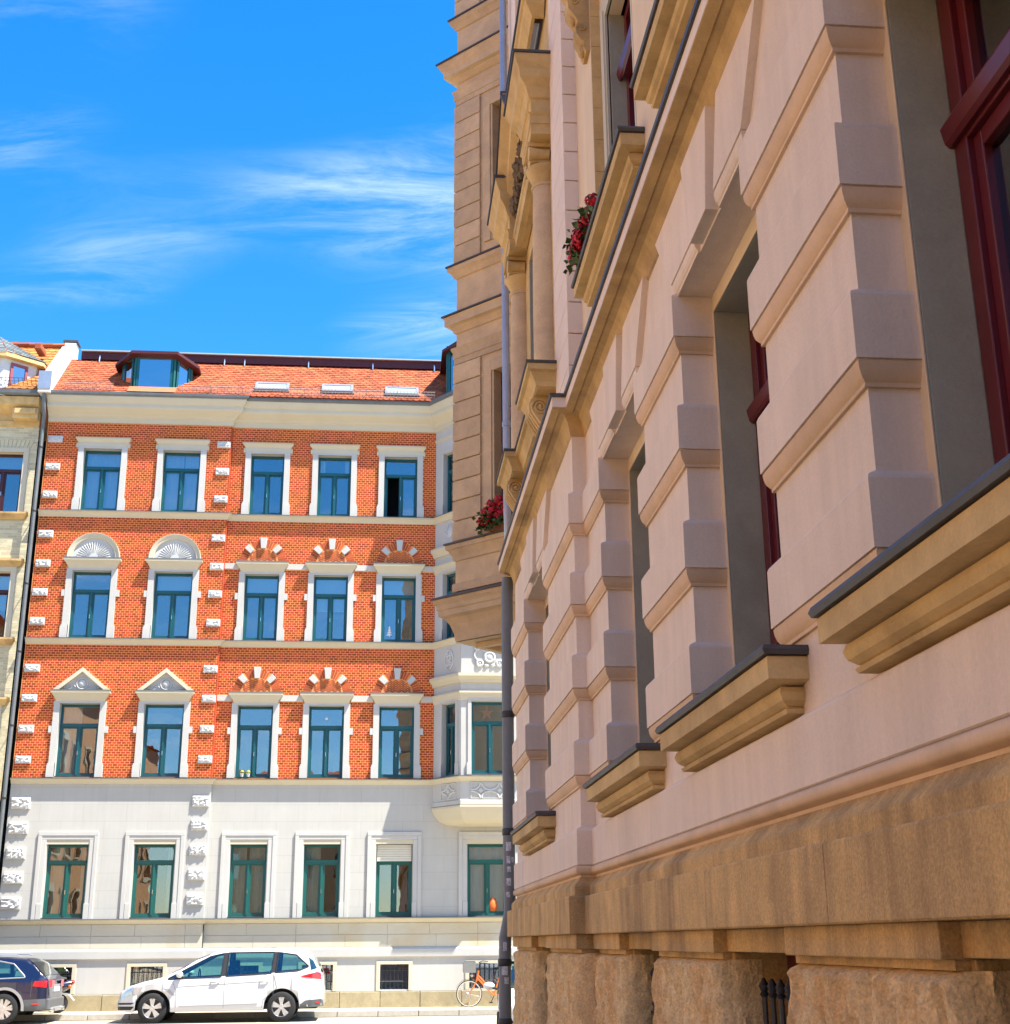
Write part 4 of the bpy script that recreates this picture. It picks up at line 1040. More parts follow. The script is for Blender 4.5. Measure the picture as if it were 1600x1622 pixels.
# stone frames, windows, sills
def near_window(fn_, c, half, z0, z1, tr, lowcurtain=True):
    st = MB(); hi = half - .06
    P = lambda u, v, dd: fn_(u, dd, v)
    for s in (-1, 1):
        a, b = sorted((c + s * half, c + s * hi)); st.prism([(a, z0 - .02), (b, z0 - .02), (b, z1), (a, z1)], P, -.34, -.165)
    st.prism([(c - hi, z1 - .09), (c + hi, z1 - .09), (c + hi, z1 + .01), (c - hi, z1 + .01)], P, -.34, -.165)
    obj('stone_frame', st, 'grey_stone', pink, bevel=.006)
    t = MB()
    for s in (-1, 1):
        a, b = sorted((c + s * half, c + s * (hi - .001))); t.prism([(a, z0), (b, z0), (b, z1 - .09), (a, z1 - .09)], P, -.164, -.160)
    t.prism([(c - half, z1 - .09), (c + half, z1 - .09), (c + half, z1 - .002), (c - half, z1 - .002)], P, -.164, -.160)
    obj('stone_frame_edge', t, 'beige_plaster', pink)
    f = MB(); F = .085; zT = z1 - .09
    def bx(u0, u1, d0, d1, a, b): f.prism([(c + u0, a), (c + u1, a), (c + u1, b), (c + u0, b)], P, d0, d1)
    r0, r1 = -.41, -.335
    bx(-hi, -hi + F, r0, r1, z0, zT); bx(hi - F, hi, r0, r1, z0, zT); bx(-hi + F, hi - F, r0, r1, zT - F, zT); bx(-hi + F, hi - F, r0, r1, z0, z0 + F)
    bx(-hi + F, hi - F, r0, r1, tr - .05, tr + .05); bx(-.05, .05, r0, r1, z0 + F, tr - .05); bx(-.05, .05, r0, r1, tr + .05, zT - F)
    for s in (-1, 1):
        for (a, b) in ((.05, .105), (hi - F - .055, hi - F)):
            u0, u1 = sorted((s * a, s * b)); bx(u0, u1, r0 - .02, r1 - .022, z0 + F, tr - .05); bx(u0, u1, r0 - .02, r1 - .022, tr + .05, zT - F)
        u0, u1 = sorted((s * .105, s * (hi - F - .055)))
        for a, b in ((z0 + F, z0 + F + .06), (tr - .11, tr - .05), (tr + .05, tr + .10), (zT - F - .05, zT - F)): bx(u0, u1, r0 - .02, r1 - .022, a, b)
    W = obj('window', f, 'red_frame', pink, bevel=.005)
    t = MB(); t.prism([(-.334, tr - .035), (-.318, tr - .035), (-.305, tr - .02), (-.295, tr + .03), (-.30, tr + .042), (-.334, tr + .055)], lambda d, z, u: fn_(u, d, z), c - hi, c + hi); obj('transom_moulding', t, 'red_frame', W)
    for s in (-1, 1):
        u0, u1 = sorted((c + s * .105, c + s * (hi - F - .055)))
        for a, b in ((z0 + F + .06, tr - .11), (tr + .10, zT - F - .05)):
            p = MB(); p.prism([(u0, a), (u1, a), (u1, b), (u0, b)], P, -.392, -.386); obj('pane', p, 'near_glass', W)
    p = MB(); p.grid(lambda s, t_: fn_(c - hi + 2 * hi * s, -.52 + .02 * math.sin(s * 70), z0 + (zT - z0) * t_), 60, 3); obj('curtain', p, 'curtain', W)
    p = MB(); p.tube([fn_(c - hi, -.30, z0 + .14), fn_(c + hi, -.30, z0 + .14)], .011, 8); obj('guard_rail', p, 'iron', W)
    return W
def near_sill(x, c, half, z):
    q = MB(); pl = [(x + .03, c - half), (x - .03, c - half), (x - .03, c + half), (x + .03, c + half)]
    q.sweep(pl, [(-.03, z - .225), (.03, z - .222), (.036, z - .208), (.022, z - .20), (.03, z - .196), (.05, z - .18), (.06, z - .155), (.052, z - .135), (.03, z - .13), (.052, z - .127), (.112, z - .118), (.112, z - .042), (.10, z - .036), (-.03, z - .03)])
    S_ = obj('window_sill', q, 'sandstone_trim', pink)
    q = MB(); q.sweep([(x + .03, c - half - .0), (x - .03, c - half - .0), (x - .03, c + half), (x + .03, c + half)], [(.10, z - .036), (.125, z - .036), (.132, z - .02), (.125, z - .004), (.0, z + .01), (-.03, z + .012)]); obj('lead_flashing', q, 'lead_flashing', S_)
for c in CM: near_window(nm, c, HW, GZ0, GZ1, 4.165); near_sill(XM, c, .80, 2.705)
q = MB(); q.box(XM + .41, XM + .45, CM[3] + .34, CM[3] + .49, 2.78, 4.04); obj('inner_sash', q, 'white_paint', pink)
near_window(nr, W4[0], W4[1], GZ0, GZ1, 4.165); near_sill(XR, W4[0], .90, 2.705)
# base ledge and chamfered stone above it
q = MB(); q.sweep(PLN, [(0, 2.02), (.062, 2.035), (.062, 2.09), (.055, 2.10), (.02, 2.138), (.012, 2.151), (0, 2.151)]); obj('base_moulding', q, 'sandstone', pink)
LB = [(-30, -1.0), (-1.0, 1.1), (1.1, 2.6), (2.6, 4.05), (4.05, 5.6), (5.6, 7.2), (7.2, YJ)]
def ledge(pl): 
    q = MB(); q.sweep(pl, [(-.02, 1.79), (.100, 1.79), (.106, 1.796), (.106, 2.020), (.100, 2.028), (.06, 2.036), (-.02, 2.04)]); obj('ledge_stone', q, 'sandstone', pink)
for a, b in LB[:-1]: ledge([(XM, a + .003), (XM, b - .003)])
ledge([(XM, 7.202), (XM, YJ), (XR, YJ), (XR, YJ + .9)])
ledge([(XR, YJ + .904), (XR, 11.6)]); ledge([(XR, 11.604), (XR, YE), (XR + 1.5, YE + 1.5)])
# plinth: lintels, rock-faced blocks, basement windows
rocks = [(XM, .98, 2.37), (XM, 3.33, 4.72), (XM, 5.68, 7.07), (XM, 7.97, 9.0), (XR, 9.02, 10.78), (XR, 11.72, YE - .03)]
bwins = [(XM, 2.37, 3.33), (XM, 4.72, 5.68), (XM, 7.07, 7.97), (XR, 10.78, 11.72)]
def rock(x, y0, y1):
    z0, z1 = -.05, 1.672
    nu, nv = max(20, int((y1 - y0) / .012)), 110
    def f(s, t):
        u, z = y0 + (y1 - y0) * s, z0 + (z1 - z0) * t
        e = min(u - y0, y1 - u, z1 - z)
        k = max(0, min(1, e / .03)) ** .5
        n1 = noise.noise(Vector((u * 14, z * 4.5, x * 3))); n2 = noise.noise(Vector((u * 34, z * 11, 2.0))); n3 = noise.noise(Vector((u * 3, z * 1.5, 7)))
        rid = 1 - abs(noise.noise(Vector((u * 19 + 1.2 * n3, z * 6, 5.0)))) * 2
        jy = .008 * noise.noise(Vector((z * 15, y0, 1))) if s in (0, 1) else 0
        return (x + .005 - k * (.04 + .018 * n1 + .020 * n2 + .014 * n3 + .022 * max(0, rid) + .012 * noise.noise(Vector((u * 70, z * 20, 3.0)))), u + jy, z)
    q = MB(); q.grid(f, nu, nv, True)
    def side(yy, sg):
        def g_(s, t):
            z = z0 + (z1 - z0) * t; xx = x + .005 + .13 * s
            kk = math.sin(PI * min(1, s * 1.1 + .0)) if s < .95 else 0
            return (xx, yy + sg * kk * (.012 + .02 * noise.noise(Vector((xx * 30, z * 12, yy)))) + .008 * noise.noise(Vector((z * 15, y0, 1))) * (1 - s), z)
        q.grid(g_, 6, 76, True)
    side(y0, -1); side(y1, 1)
    q.add([(x + .0, y0, z1), (x + .135, y0, z1), (x + .135, y1, z1), (x, y1, z1)], [(0, 1, 2, 3)])
    obj('rock_faced_block', q, 'rock_stone', pink, fix=False)
    q = MB(); q.box(x - .062, x + .1, y0 + .015, y1 - .05, 1.698, 1.7895); obj('lintel_block', q, 'sandstone', pink, bevel=.005)
    q = MB(); q.box(x - .02, x + .1, y0 + .03, y1 - .03, 1.6725, 1.6978); obj('mortar_bed', q, 'sandstone', pink)
for r_ in rocks: rock(*r_)
for (x, y0, y1) in bwins:
    q = MB(); q.box(x + .02, x + .3, y0 - .10, y0 - .002, -.05, 1.7); q.box(x + .02, x + .3, y1 + .002, y1 + .10, -.05, 1.7)
    q.box(x - .004, x + .30, y0 - .03, y1 + .03, 1.702, 1.789)
    obj('basement_surround', q, 'sandstone', pink, bevel=.006)
    f = MB(); f.box(x + .24, x + .29, y0, y0 + .07, .3, 1.70); f.box(x + .24, x + .29, y1 - .07, y1, .3, 1.70); f.box(x + .24, x + .29, y0 + .07, y1 - .07, 1.63, 1.70)
    f.box(x + .24, x + .29, (y0 + y1) / 2 - .04, (y0 + y1) / 2 + .04, .3, 1.63)
    W = obj('basement_window', f, 'red_frame', pink)
    p = MB(); p.box(x + .262, x + .268, y0 + .07, y1 - .07, .3, 1.63); obj('pane', p, 'near_glass', W)
    gq = MB(); n = 8; xg = x + .12
    for k in range(n):
        y = y0 + (y1 - y0) * (k + .5) / n
        gq.tube([(xg, y, .32), (xg, y, 1.54)], .011, 6); gq.lathe([(.0, 1.525), (.014, 1.53), (.02, 1.54), (.012, 1.548), (.016, 1.556), (.022, 1.572), (.012, 1.588), (.005, 1.60), (0, 1.602)], (xg, y, 0), 8)
        gq.lathe([(.017, 1.40), (.02, 1.41), (.017, 1.42)], (xg, y, 0), 8)
        if k < n - 1:
            ym = y + (y1 - y0) / n / 2; gq.tube([(xg, ym + .045 * math.cos(a * PI / 8), 1.295 + .055 * math.sin(a * PI / 8)) for a in range(17)], .007, 5, False)
    for z in (1.36, 1.23, .7): gq.box(xg - .014, xg + .014, y0 + .001, y1 - .001, z - .009, z + .009)
    obj('iron_grille', gq, 'iron', W)
q = MB(); q.box(XM + .125, XM + .16, -30, YJ, -.1, 1.7); 
bwall = MB()
for a, b in ((-30, .98),): bwall.box(XM - .03, XM + .16, a, b, -.1, 1.7)
bwall.add([(XR - .0, YE, 0), (XR + 2.2, YE + 2.2, 0), (XR + 2.2, YE + 2.2, 1.8), (XR, YE, 1.8)], [(0, 1, 2, 3)])
obj('plinth_wall', bwall, 'sandstone', pink)
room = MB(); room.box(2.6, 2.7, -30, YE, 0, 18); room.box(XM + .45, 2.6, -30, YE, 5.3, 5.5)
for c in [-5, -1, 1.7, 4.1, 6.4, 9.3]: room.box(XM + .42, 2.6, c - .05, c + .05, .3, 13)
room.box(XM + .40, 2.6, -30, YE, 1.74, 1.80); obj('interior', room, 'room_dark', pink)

# ------------------------------------------------------------------ upper floors of the corner building
CU = [c - .09 for c in CM]
u_ = MB(); F1 = (6.215, 8.12); H1 = .47; RW = .77; RB = .075
panel(u_, nm, -30, YJ, 5.5, 18.2, [(c - RW, c + RW, 6.20, 8.62) for c in CU], 0, RB)
for c in CU: panel(u_, nm, c - RW, c + RW, 6.20, 8.62, [(c - H1, c + H1, *F1)], -RB, .10)
obj('upper_wall', u_, 'beige_plaster', pink)
AC = 11.22
u_ = MB(); panel(u_, nr, YJ, YE, 5.5, 18.2, [(AC - .55, AC + .55, 6.3, 8.15), (AC - .5, AC + .5, 10.15, 12.0)], -.012, .14)
u_.add([(XM, YJ + .012, 5.5), (XR + .012, YJ + .012, 5.5), (XR + .012, YJ + .012, 18.2), (XM, YJ + .012, 18.2)], [(0, 1, 2, 3)])
u_.add([(XR, YE, 5.3), (XR + 2.2, YE + 2.2, 5.3), (XR + 2.2, YE + 2.2, 18.2), (XR, YE, 18.2)], [(0, 1, 2, 3)])
obj('projecting_wall', u_, 'sandstone_trim', pink)
z = 5.58
while z < 14.2:
    q = MB(); q.sweep([(XM, YJ), (XR, YJ), (XR, 9.84)], [(-.012, z), (0.006, z), (0.010, z + .004), (0.010, z + .249), (0.006, z + .253), (-.012, z + .253)]); obj('quoin_course', q, 'pale_pink_plaster', pink)
    q = MB(); q.sweep([(XR, 12.64), (XR, YE)], [(-.012, z), (0.006, z), (0.010, z + .004), (0.010, z + .249), (0.006, z + .253), (-.012, z + .253)]); obj('quoin_course', q, 'pale_pink_plaster', pink)
    z += .262
def upper_window(fn_, c, half, z0, z1, surround=True):
    P = lambda u, v, dd: fn_(u, dd, v)
    if surround:
        for s in (-1, 1):
            n = 9
            for k in range(n):
                q = MB(); za, zc = z0 + (8.60 - z0) * k / n + .002, z0 + (8.60 - z0) * (k + 1) / n - .002
                ya, yb = sorted((c + s * (RW - .001), c + s * (RW - .012))); q.prism([(ya, za), (yb, za), (yb, zc), (ya, zc)], P, -.002, RB - .002); obj('return_stone', q, 'sandstone_trim', pink)
            q = MB(); ya, yb = sorted((c + s * half, c + s * (half + .20))); q.prism([(ya, z0), (yb, z0), (yb, z1 + .20), (ya, z1 + .20)], P, -.01, .018)
            ya, yb = sorted((c + s * (half + .03), c + s * (half + .07))); q.prism([(ya, z0), (yb, z0), (yb, z1 + .06), (ya, z1 + .06)], P, .0182, .030)
            obj('window_jamb', q, 'cream_trim', pink)
        q = MB(); q.prism([(c - half, z1), (c + half, z1), (c + half, z1 + .20), (c - half, z1 + .20)], P, -.01, .017)
        obj('window_head', q, 'cream_trim', pink)
    for s in (-1, 1): st = MB(); a, b = sorted((c + s * (half + .02), c + s * (half - .01))); st.prism([(a, z0), (b, z0), (b, z1), (a, z1)], P, -.20, -.012); obj('stone_reveal', st, 'grey_stone', pink)
    f = MB(); F = .08; tr = z0 + .72 * (z1 - z0); hi = half - .012
    def bx(u0, u1, d0, d1, a, b): f.prism([(c + u0, a), (c + u1, a), (c + u1, b), (c + u0, b)], P, d0, d1)
    r0, r1 = -.20, -.12
    bx(-hi, -hi + F, r0, r1, z0, z1); bx(hi - F, hi, r0, r1, z0, z1); bx(-hi + F, hi - F, r0, r1, z1 - F, z1); bx(-hi + F, hi - F, r0, r1, z0, z0 + F); bx(-hi + F, hi - F, r0, r1 + .04, tr - .05, tr + .05); bx(-.05, .05, r0, r1, z0 + F, tr - .05)
    W = obj('window', f, 'red_frame', pink)
    t = MB(); t.prism([(-.08, tr - .03), (-.065, tr - .02), (-.05, tr + .03), (-.08, tr + .06)], lambda d, z_, u: fn_(u, d, z_), c - hi, c + hi); obj('transom_moulding', t, 'red_frame', W)
    for a, b, e, g_ in ((-hi + F, -.05, z0 + F, tr - .05), (.05, hi - F, z0 + F, tr - .05), (-hi + F, hi - F, tr + .05, z1 - F)):
        p = MB(); p.prism([(c + a, e), (c + b, e), (c + b, g_), (c + a, g_)], P, -.166, -.16); obj('pane', p, 'window_glass', W)
def nmr(u, d, z): return (XM + RB - d, u, z)
for c in CU: upper_window(nmr, c, H1, *F1); near_sill(XM, c, .86, 6.22)
upper_window(nr, AC, .55, 6.3, 8.15, False); upper_window(nr, AC, .5, 10.15, 12.0, False)
# carved consoles carrying the (hidden) hoods of the first-floor windows
for c in CU[2:]:
    for s in (-1, 1):
        cy = c + s * .87; q = MB()
        prof = [(0, 8.06), (.03, 8.05), (.05, 8.09), (.045, 8.13), (.07, 8.15), (.10, 8.20), (.105, 8.26), (.085, 8.31), (.11, 8.36), (.155, 8.42), (.165, 8.50), (.15, 8.56), (.19, 8.62), (.20, 8.72), (0, 8.72)]
        q.prism(prof, lambda d, z_, u: nm(u, d, z_), cy - .085, cy + .085)
        for k in range(3): q.ball(nm(cy, .05 + .03 * k, 8.10 + .14 * k), (.035, .05, .05), 8, 6)
        for (d_, zz_, r_) in ((.115, 8.49, .045), (.06, 8.25, .032)):
            for sy in (-1, 1): q.tube([nm(cy + sy * .088, d_ + r_ * (1 - k / 20) * math.cos(k * .62), zz_ + r_ * (1 - k / 20) * math.sin(k * .62)) for k in range(18)], .010, 5)
        obj('carved_console', q, 'cornice_stone', pink)
# columned window frame (aedicule) of the projecting bay
def aed_plan(f): return [(XR, AC - 1.37), (XR - .16 * f, AC - 1.37), (XR - .16 * f, AC - .66), (XR - .06 * f, AC - .66), (XR - .06 * f, AC + .66), (XR - .16 * f, AC + .66), (XR - .16 * f, AC + 1.37), (XR, AC + 1.37)]
q = MB(); q.sweep(aed_plan(1), [(-.02, 5.97), (.012, 5.98), (.018, 6.02), (.05, 6.08), (.055, 6.09), (.085, 6.10), (.085, 6.15), (-.05, 6.155)]); ab = obj('aedicule_sill', q, 'sandstone_trim', pink)
q = MB(); q.sweep(aed_plan(1), [(.084, 6.151), (.097, 6.151), (.098, 6.172), (-.05, 6.185)]); obj('lead_flashing', q, 'lead_flashing', ab)
for s in (-1, 1):
    cy = AC + s * 1.02
    q = MB(); q.box(XR - .158, XR + .02, cy - .345, cy + .345, 5.971, 5.99); obj('bracket_plate', q, 'sandstone_trim', pink)
    q = MB(); q.box(XR - .168, XR + .02, *((cy - .295, cy + .335) if s < 0 else (cy - .335, cy + .295)), 8.357, 8.40); obj('impost_block', q, 'sandstone_trim', pink)
    q = MB(); prof = [(0, 5.50), (.02, 5.50), (.035, 5.56), (.06, 5.62), (.10, 5.72), (.15, 5.80), (.185, 5.86), (.19, 5.92), (.175, 5.97), (0, 5.97)]
    q.prism(prof, lambda d, z_, u: nr(u, d, z_), cy - .17, cy + .17)
    for k in (-.1, -.035, .035, .1): q.tube([nr(cy + k, d_, z_) for d_, z_ in prof[2:9]], .018, 5)
    for sy in (-1, 1):
        q.tube([nr(cy + sy * .175, .115 + .07 * (1 - k / 30) * math.cos(k * .55), 5.88 + .07 * (1 - k / 30) * math.sin(k * .55)) for k in range(26)], .010, 5); q.ball(nr(cy + sy * .172, .115, 5.88), .02, 8, 6)
    obj('scroll_bracket', q, 'sandstone_trim', pink)
    cx = XR - .02; q = MB()
    q.lathe([(.17, 6.185), (.17, 6.21), (.165, 6.225), (.145, 6.23), (.14, 6.245), (.15, 6.26), (.14, 6.275), (.122, 6.285), (.122, 6.6), (.12, 7.2), (.113, 7.7), (.107, 7.98), (.12, 7.985), (.122, 8.0), (.11, 8.01)], (cx, cy, 0), 32)
    col_ = obj('column', q, 'oriel_stone', pink)
    q = MB(); q.lathe([(.108, 8.01), (.115, 8.05), (.14, 8.10), (.165, 8.15), (.165, 8.17), (.13, 8.18), (.12, 8.20)], (cx, cy, 0), 32)
    q.box(cx - .17, cx + .05, cy - .17, cy + .17, 8.315, 8.355); q.box(cx - .14, cx + .05, cy - .14, cy + .14, 8.18, 8.315)
    for sy in (-1, 1):
        q.lathe([(0, -.15), (.05, -.15), (.062, -.145), (.05, -.06), (.045, 0), (.05, .03)], (cx - .01, cy + sy * .145, 8.25), 14, axis='x')
    obj('capital', q, 'sandstone_trim', col_)
    y0, y1 = (cy - .30, cy + .34) if s < 0 else (cy - .34, cy + .30)
    pl = [(XR, y0), (XR - .17, y0), (XR - .17, y1), (XR, y1)]
    q = MB(); q.sweep(pl, [(-.05, 8.356), (0, 8.358), (0, 8.45), (.012, 8.455), (.012, 8.53), (.03, 8.55), (0, 8.56), (0, 8.70), (.02, 8.71), (.05, 8.80), (.06, 8.81), (.10, 8.86), (.11, 8.94), (.135, 8.99), (.15, 9.03), (.15, 9.06), (-.05, 9.065)]); en = obj('entablature', q, 'sandstone_trim', pink)
    q = MB(); q.sweep(pl, [(.149, 9.061), (.166, 9.061), (.167, 9.083), (-.05, 9.10)]); obj('lead_flashing', q, 'lead_flashing', en)
    # raking cornice
    ya, za, yb, zb_ = AC + s * .66, 9.02, AC - s * .02, 9.66
    sec = [(.05, -.34), (.12, -.30), (.13, -.24), (.20, -.18), (.21, -.10), (.26, -.05), (.30, 0), (.05, 0)]
    q = MB(); q.prism(sec, lambda d, n_, t: nr(ya + (yb - ya) * t, d, za + (zb_ - za) * t + n_), 0, 1); rk = obj('raking_cornice', q, 'sandstone_trim', pink)
    q = MB(); q.prism([(.04, .002), (.316, .002), (.316, .028), (.04, .04)], lambda d, n_, t: nr(ya + (yb - ya) * t, d, za + (zb_ - za) * t + n_), 0, 1); obj('lead_flashing', q, 'lead_flashing', rk)
q = MB(); q.prism([(AC - .68, 8.36), (AC + .68, 8.36), (AC + .68, 9.0), (AC, 9.6), (AC - .68, 9.0)], lambda u, v, dd: nr(u, dd, v), -.005, .05); obj('tympanum', q, 'cornice_stone', pink)
q = MB(); q.sweep([(XR - .05, AC - .68), (XR - .05, AC + .68)], [(0, 8.36), (.06, 8.36), (.07, 8.44), (.085, 8.45), (.085, 8.52), (.05, 8.55), (0, 8.55)]); obj('architrave', q, 'sandstone_trim', pink)
q = MB()
for k in range(150):
    t = rnd.uniform(-1, 1); y = AC + t * .6; zz_ = 8.62 + rnd.random() * (.16 + .5 * (1 - abs(t))); r_ = rnd.uniform(.02, .05)
    q.ball(nr(y, .07 + rnd.random() * .08, zz_), (r_, r_ * 1.2, r_), 6, 5)
for k in range(14):
    y = AC + rnd.uniform(-.5, .5); z_ = 8.7 + rnd.random() * .4; a = rnd.uniform(0, 6)
    q.tube([nr(y + (.02 + .007 * i) * math.cos(a + i * .8), .12 + .004 * i, z_ + (.02 + .007 * i) * math.sin(a + i * .8)) for i in range(9)], .012, 5)
obj('carved_ornament', q, 'carved_dark', pink)
q = MB(); q.sweep([(XR, AC - 1.0), (XR - .10, AC - 1.0), (XR - .10, AC + 1.0), (XR, AC + 1.0)], [(-.02, 9.80), (.01, 9.80), (.03, 9.84), (.07, 9.90), (.08, 9.95), (.10, 9.96), (.10, 10.04), (-.05, 10.05)]); us_ = obj('upper_sill', q, 'sandstone_trim', pink)
q = MB(); q.sweep([(XR, AC - 1.0), (XR - .10, AC - 1.0), (XR - .10, AC + 1.0), (XR, AC + 1.0)], [(.099, 10.041), (.118, 10.041), (.119, 10.065), (-.05, 10.08)]); obj('lead_flashing', q, 'lead_flashing', us_)
q = MB()
for s in (-1, 1): q.prism([(AC + s * .55, 10.08), (AC + s * .80, 10.08), (AC + s * .80, 12.3), (AC + s * .55, 12.3)], lambda u, v, dd: nr(u, dd, v), -.012, .05)
obj('upper_surround', q, 'sandstone_trim', pink, bevel=.006)

# ------------------------------------------------------------------ corner oriel
P2 = Vector((.785, 14.815))
def of(s, d, z): return (P2.x + (s - d) * S2, P2.y - (s + d) * S2, z)
ORI = [(2.0, 13.60), (P2.x, P2.y), (2.06, 16.09), (2.95, 15.20)]
osl = 1.40
ow = MB(); ohol = [(.60, 1.30, 6.28, 8.12), (.60, 1.30, 9.95, 11.75)]
panel(ow, of, 0, 1.72, 4.98, 18.0, ohol, 0, .2)
ow.sweep(ORI[1:], [(0, 4.98), (0, 18.0)], caps=False)
ori = obj('oriel', ow, 'oriel_stone', pink)
def osw(name, prof, m='oriel_stone'): q = MB(); q.sweep(ORI, prof); return obj(name, q, m, ori)
osw('oriel_corbel', [(-.25, 4.965), (0, 4.97), (.012, 5.06), (.045, 5.16), (.09, 5.225), (.125, 5.245), (.14, 5.25), (.14, 5.31), (.155, 5.325), (.155, 5.37), (.185, 5.41), (.185, 5.44), (0, 5.47)])
osw('lead_flashing', [(.184, 5.441), (.203, 5.441), (.203, 5.458), (.03, 5.53), (0, 5.54)], 'lead_flashing')
osw('oriel_base', [(0, 5.54), (.028, 5.54), (.028, 5.63), (0, 5.645)])
osw('oriel_sill', [(0, 5.90), (.02, 5.91), (.025, 5.95), (.06, 6.02), (.065, 6.03), (.085, 6.04), (.085, 6.09), (0, 6.10)])
osw('lead_flashing', [(.084, 6.091), (.103, 6.091), (.103, 6.112), (0, 6.13)], 'lead_flashing')
for (zb, m) in ((8.36, 0), (11.98, 1)):
    osw('oriel_architrave', [(0, zb), (.02, zb), (.02, zb + .07), (.032, zb + .075), (.032, zb + .15), (.05, zb + .19), (.05, zb + .21), (.005, zb + .215), (0, zb + .22)])
k_ = 8.94 - .36
osw('oriel_cornice', [(0, 8.76), (.02, 8.77), (.05, 8.84), (.06, 8.85), (.105, 8.86), (.105, 8.94), (.12, 8.97), (0, 8.985)])
osw('lead_flashing', [(.119, 8.975), (.135, 8.975), (.135, 8.995), (0, 9.05)], 'lead_flashing')
osw('oriel_ledge', [(0, 9.50), (.02, 9.51), (.05, 9.57), (.085, 9.60), (.085, 9.65), (0, 9.66)])
osw('lead_flashing', [(.084, 9.652), (.102, 9.652), (.102, 9.672), (0, 9.70)], 'lead_flashing')
osw('oriel_cornice', [(0, 12.30), (.02, 12.31), (.07, 12.36), (.075, 12.37), (.125, 12.385), (.13, 12.46), (.15, 12.49), (.185, 12.56), (.185, 12.58), (0, 12.59)])
osw('lead_flashing', [(.184, 12.582), (.203, 12.582), (.203, 12.60), (0, 12.64)], 'lead_flashing')
osw('oriel_ledge', [(0, 13.12), (.02, 13.13), (.05, 13.19), (.08, 13.22), (.08, 13.27), (0, 13.28)])
osw('lead_flashing', [(.079, 13.272), (.097, 13.272), (.097, 13.292), (0, 13.32)], 'lead_flashing')
for z0, z1, n in ((6.135, 8.355, 9), (9.705, 11.975, 9), (13.33, 15.5, 9)):
    for k in range(n):
        a, b = z0 + (z1 - z0) * k / n + .007, z0 + (z1 - z0) * (k + 1) / n - .007
        q = MB(); q.sweep([(P2.x + .37 * S2 + .03, P2.y - .37 * S2 + .03), (P2.x + .37 * S2, P2.y - .37 * S2), (P2.x, P2.y), (P2.x + .3, P2.y + .3)], [(0, a), (.022, a), (.028, a + .006), (.028, b - .006), (.022, b), (0, b)]); obj('pilaster_block', q, 'oriel_stone', ori)
for (a, b, z0, z1) in ohol:
    q = MB()
    for s0, s1 in ((a - .14, a - .03), (b + .03, b + .14)): q.prism([(s0, z0 - .1), (s1, z0 - .1), (s1, z1 + .14), (s0, z1 + .14)], lambda s, z_, d: of(s, d, z_), -.005, .03)
    for s0, s1 in ((a - .03, a), (b, b + .03)): q.prism([(s0, z0 - .1), (s1, z0 - .1), (s1, z1 + .03), (s0, z1 + .03)], lambda s, z_, d: of(s, d, z_), -.005, .015)
    q.prism([(a - .03, z1), (b + .03, z1), (b + .03, z1 + .14), (a - .03, z1 + .14)], lambda s, z_, d: of(s, d, z_), -.005, .0305)
    obj('window_surround', q, 'oriel_stone', ori, bevel=.004)
    q = MB(); P = lambda s, z_, d: of(s, d, z_)
    for s0, s1, e, g_ in ((a, a + .08, z0, z1), (b - .08, b, z0, z1), (a + .08, b - .08, z1 - .08, z1), (a + .08, b - .08, z0, z0 + .08), (a + .08, b - .08, z0 + 1.3, z0 + 1.38)): q.prism([(s0, e), (s1, e), (s1, g_), (s0, g_)], P, -.19, -.12)
    W = obj('window', q, 'red_frame', ori); p = MB(); p.prism([(a + .08, z0 + .08), (b - .08, z0 + .08), (b - .08, z1 - .08), (a + .08, z1 - .08)], P, -.165, -.16); obj('pane', p, 'window_glass', W)
q = MB(); q.add([(2.1, 13.6, 4.96), (P2.x, P2.y, 4.96), (2.06, 16.09, 4.96), (3.2, 15.2, 4.96)], [(0, 1, 2, 3)]); so = obj('oriel_soffit', q, 'oriel_stone', ori)
for s0, s1, t0, t1 in ((.16, 1.3, .16, .24), (.16, .24, .24, 1.5), (.45, 1.3, .45, .51), (.45, .51, .51, 1.4)):
    q = MB(); q.prism([(s0, t0), (s1, t0), (s1, t1), (s0, t1)], lambda s, t, z_: (P2.x + (s + t) * S2, P2.y + (t - s) * S2, z_), 4.90, 4.958); obj('soffit_batten', q, 'oriel_stone', so)
# rainwater pipes at the corner
q = MB(); q.tube([(1.235, 13.22, z_) for z_ in (16, 12, 9, 7, 6.1)] + [(1.24, 13.22, 5.9), (1.25, 13.3, 5.7)], .041, 14); zp = obj('zinc_downpipe', q, 'zinc', pink)
for z_ in (10.1, 6.95, 8.6):
    q = MB(); q.lathe([(.042, z_), (.048, z_ + .006), (.048, z_ + .05), (.042, z_ + .056)], (1.235, 13.22, 0), 14); obj('pipe_collar', q, 'zinc', zp)
px_, py_ = 1.262, 13.62
q = MB(); q.tube([(px_ + .01, py_, 5.40), (px_, py_, 5.2), (px_, py_, 2.3), (px_ + .005, py_, 2.02), (px_ - .045, py_, 1.78), (px_ - .05, py_, 1.4), (px_ - .05, py_, .05)], .061, 18); gp_ = obj('downpipe', q, 'grey_pipe', pink)
for z_, dx in ((3.92, 0), (2.75, 0), (1.52, -.05), (.98, -.05)):
    q = MB(); q.lathe([(.062, z_), (.068, z_ + .008), (.068, z_ + .06), (.062, z_ + .07)], (px_ + dx, py_, 0), 18); q.box(px_ + dx + .06, px_ + dx + .17, py_ - .012, py_ + .012, z_ + .02, z_ + .045); obj('pipe_clip', q, 'iron', gp_)
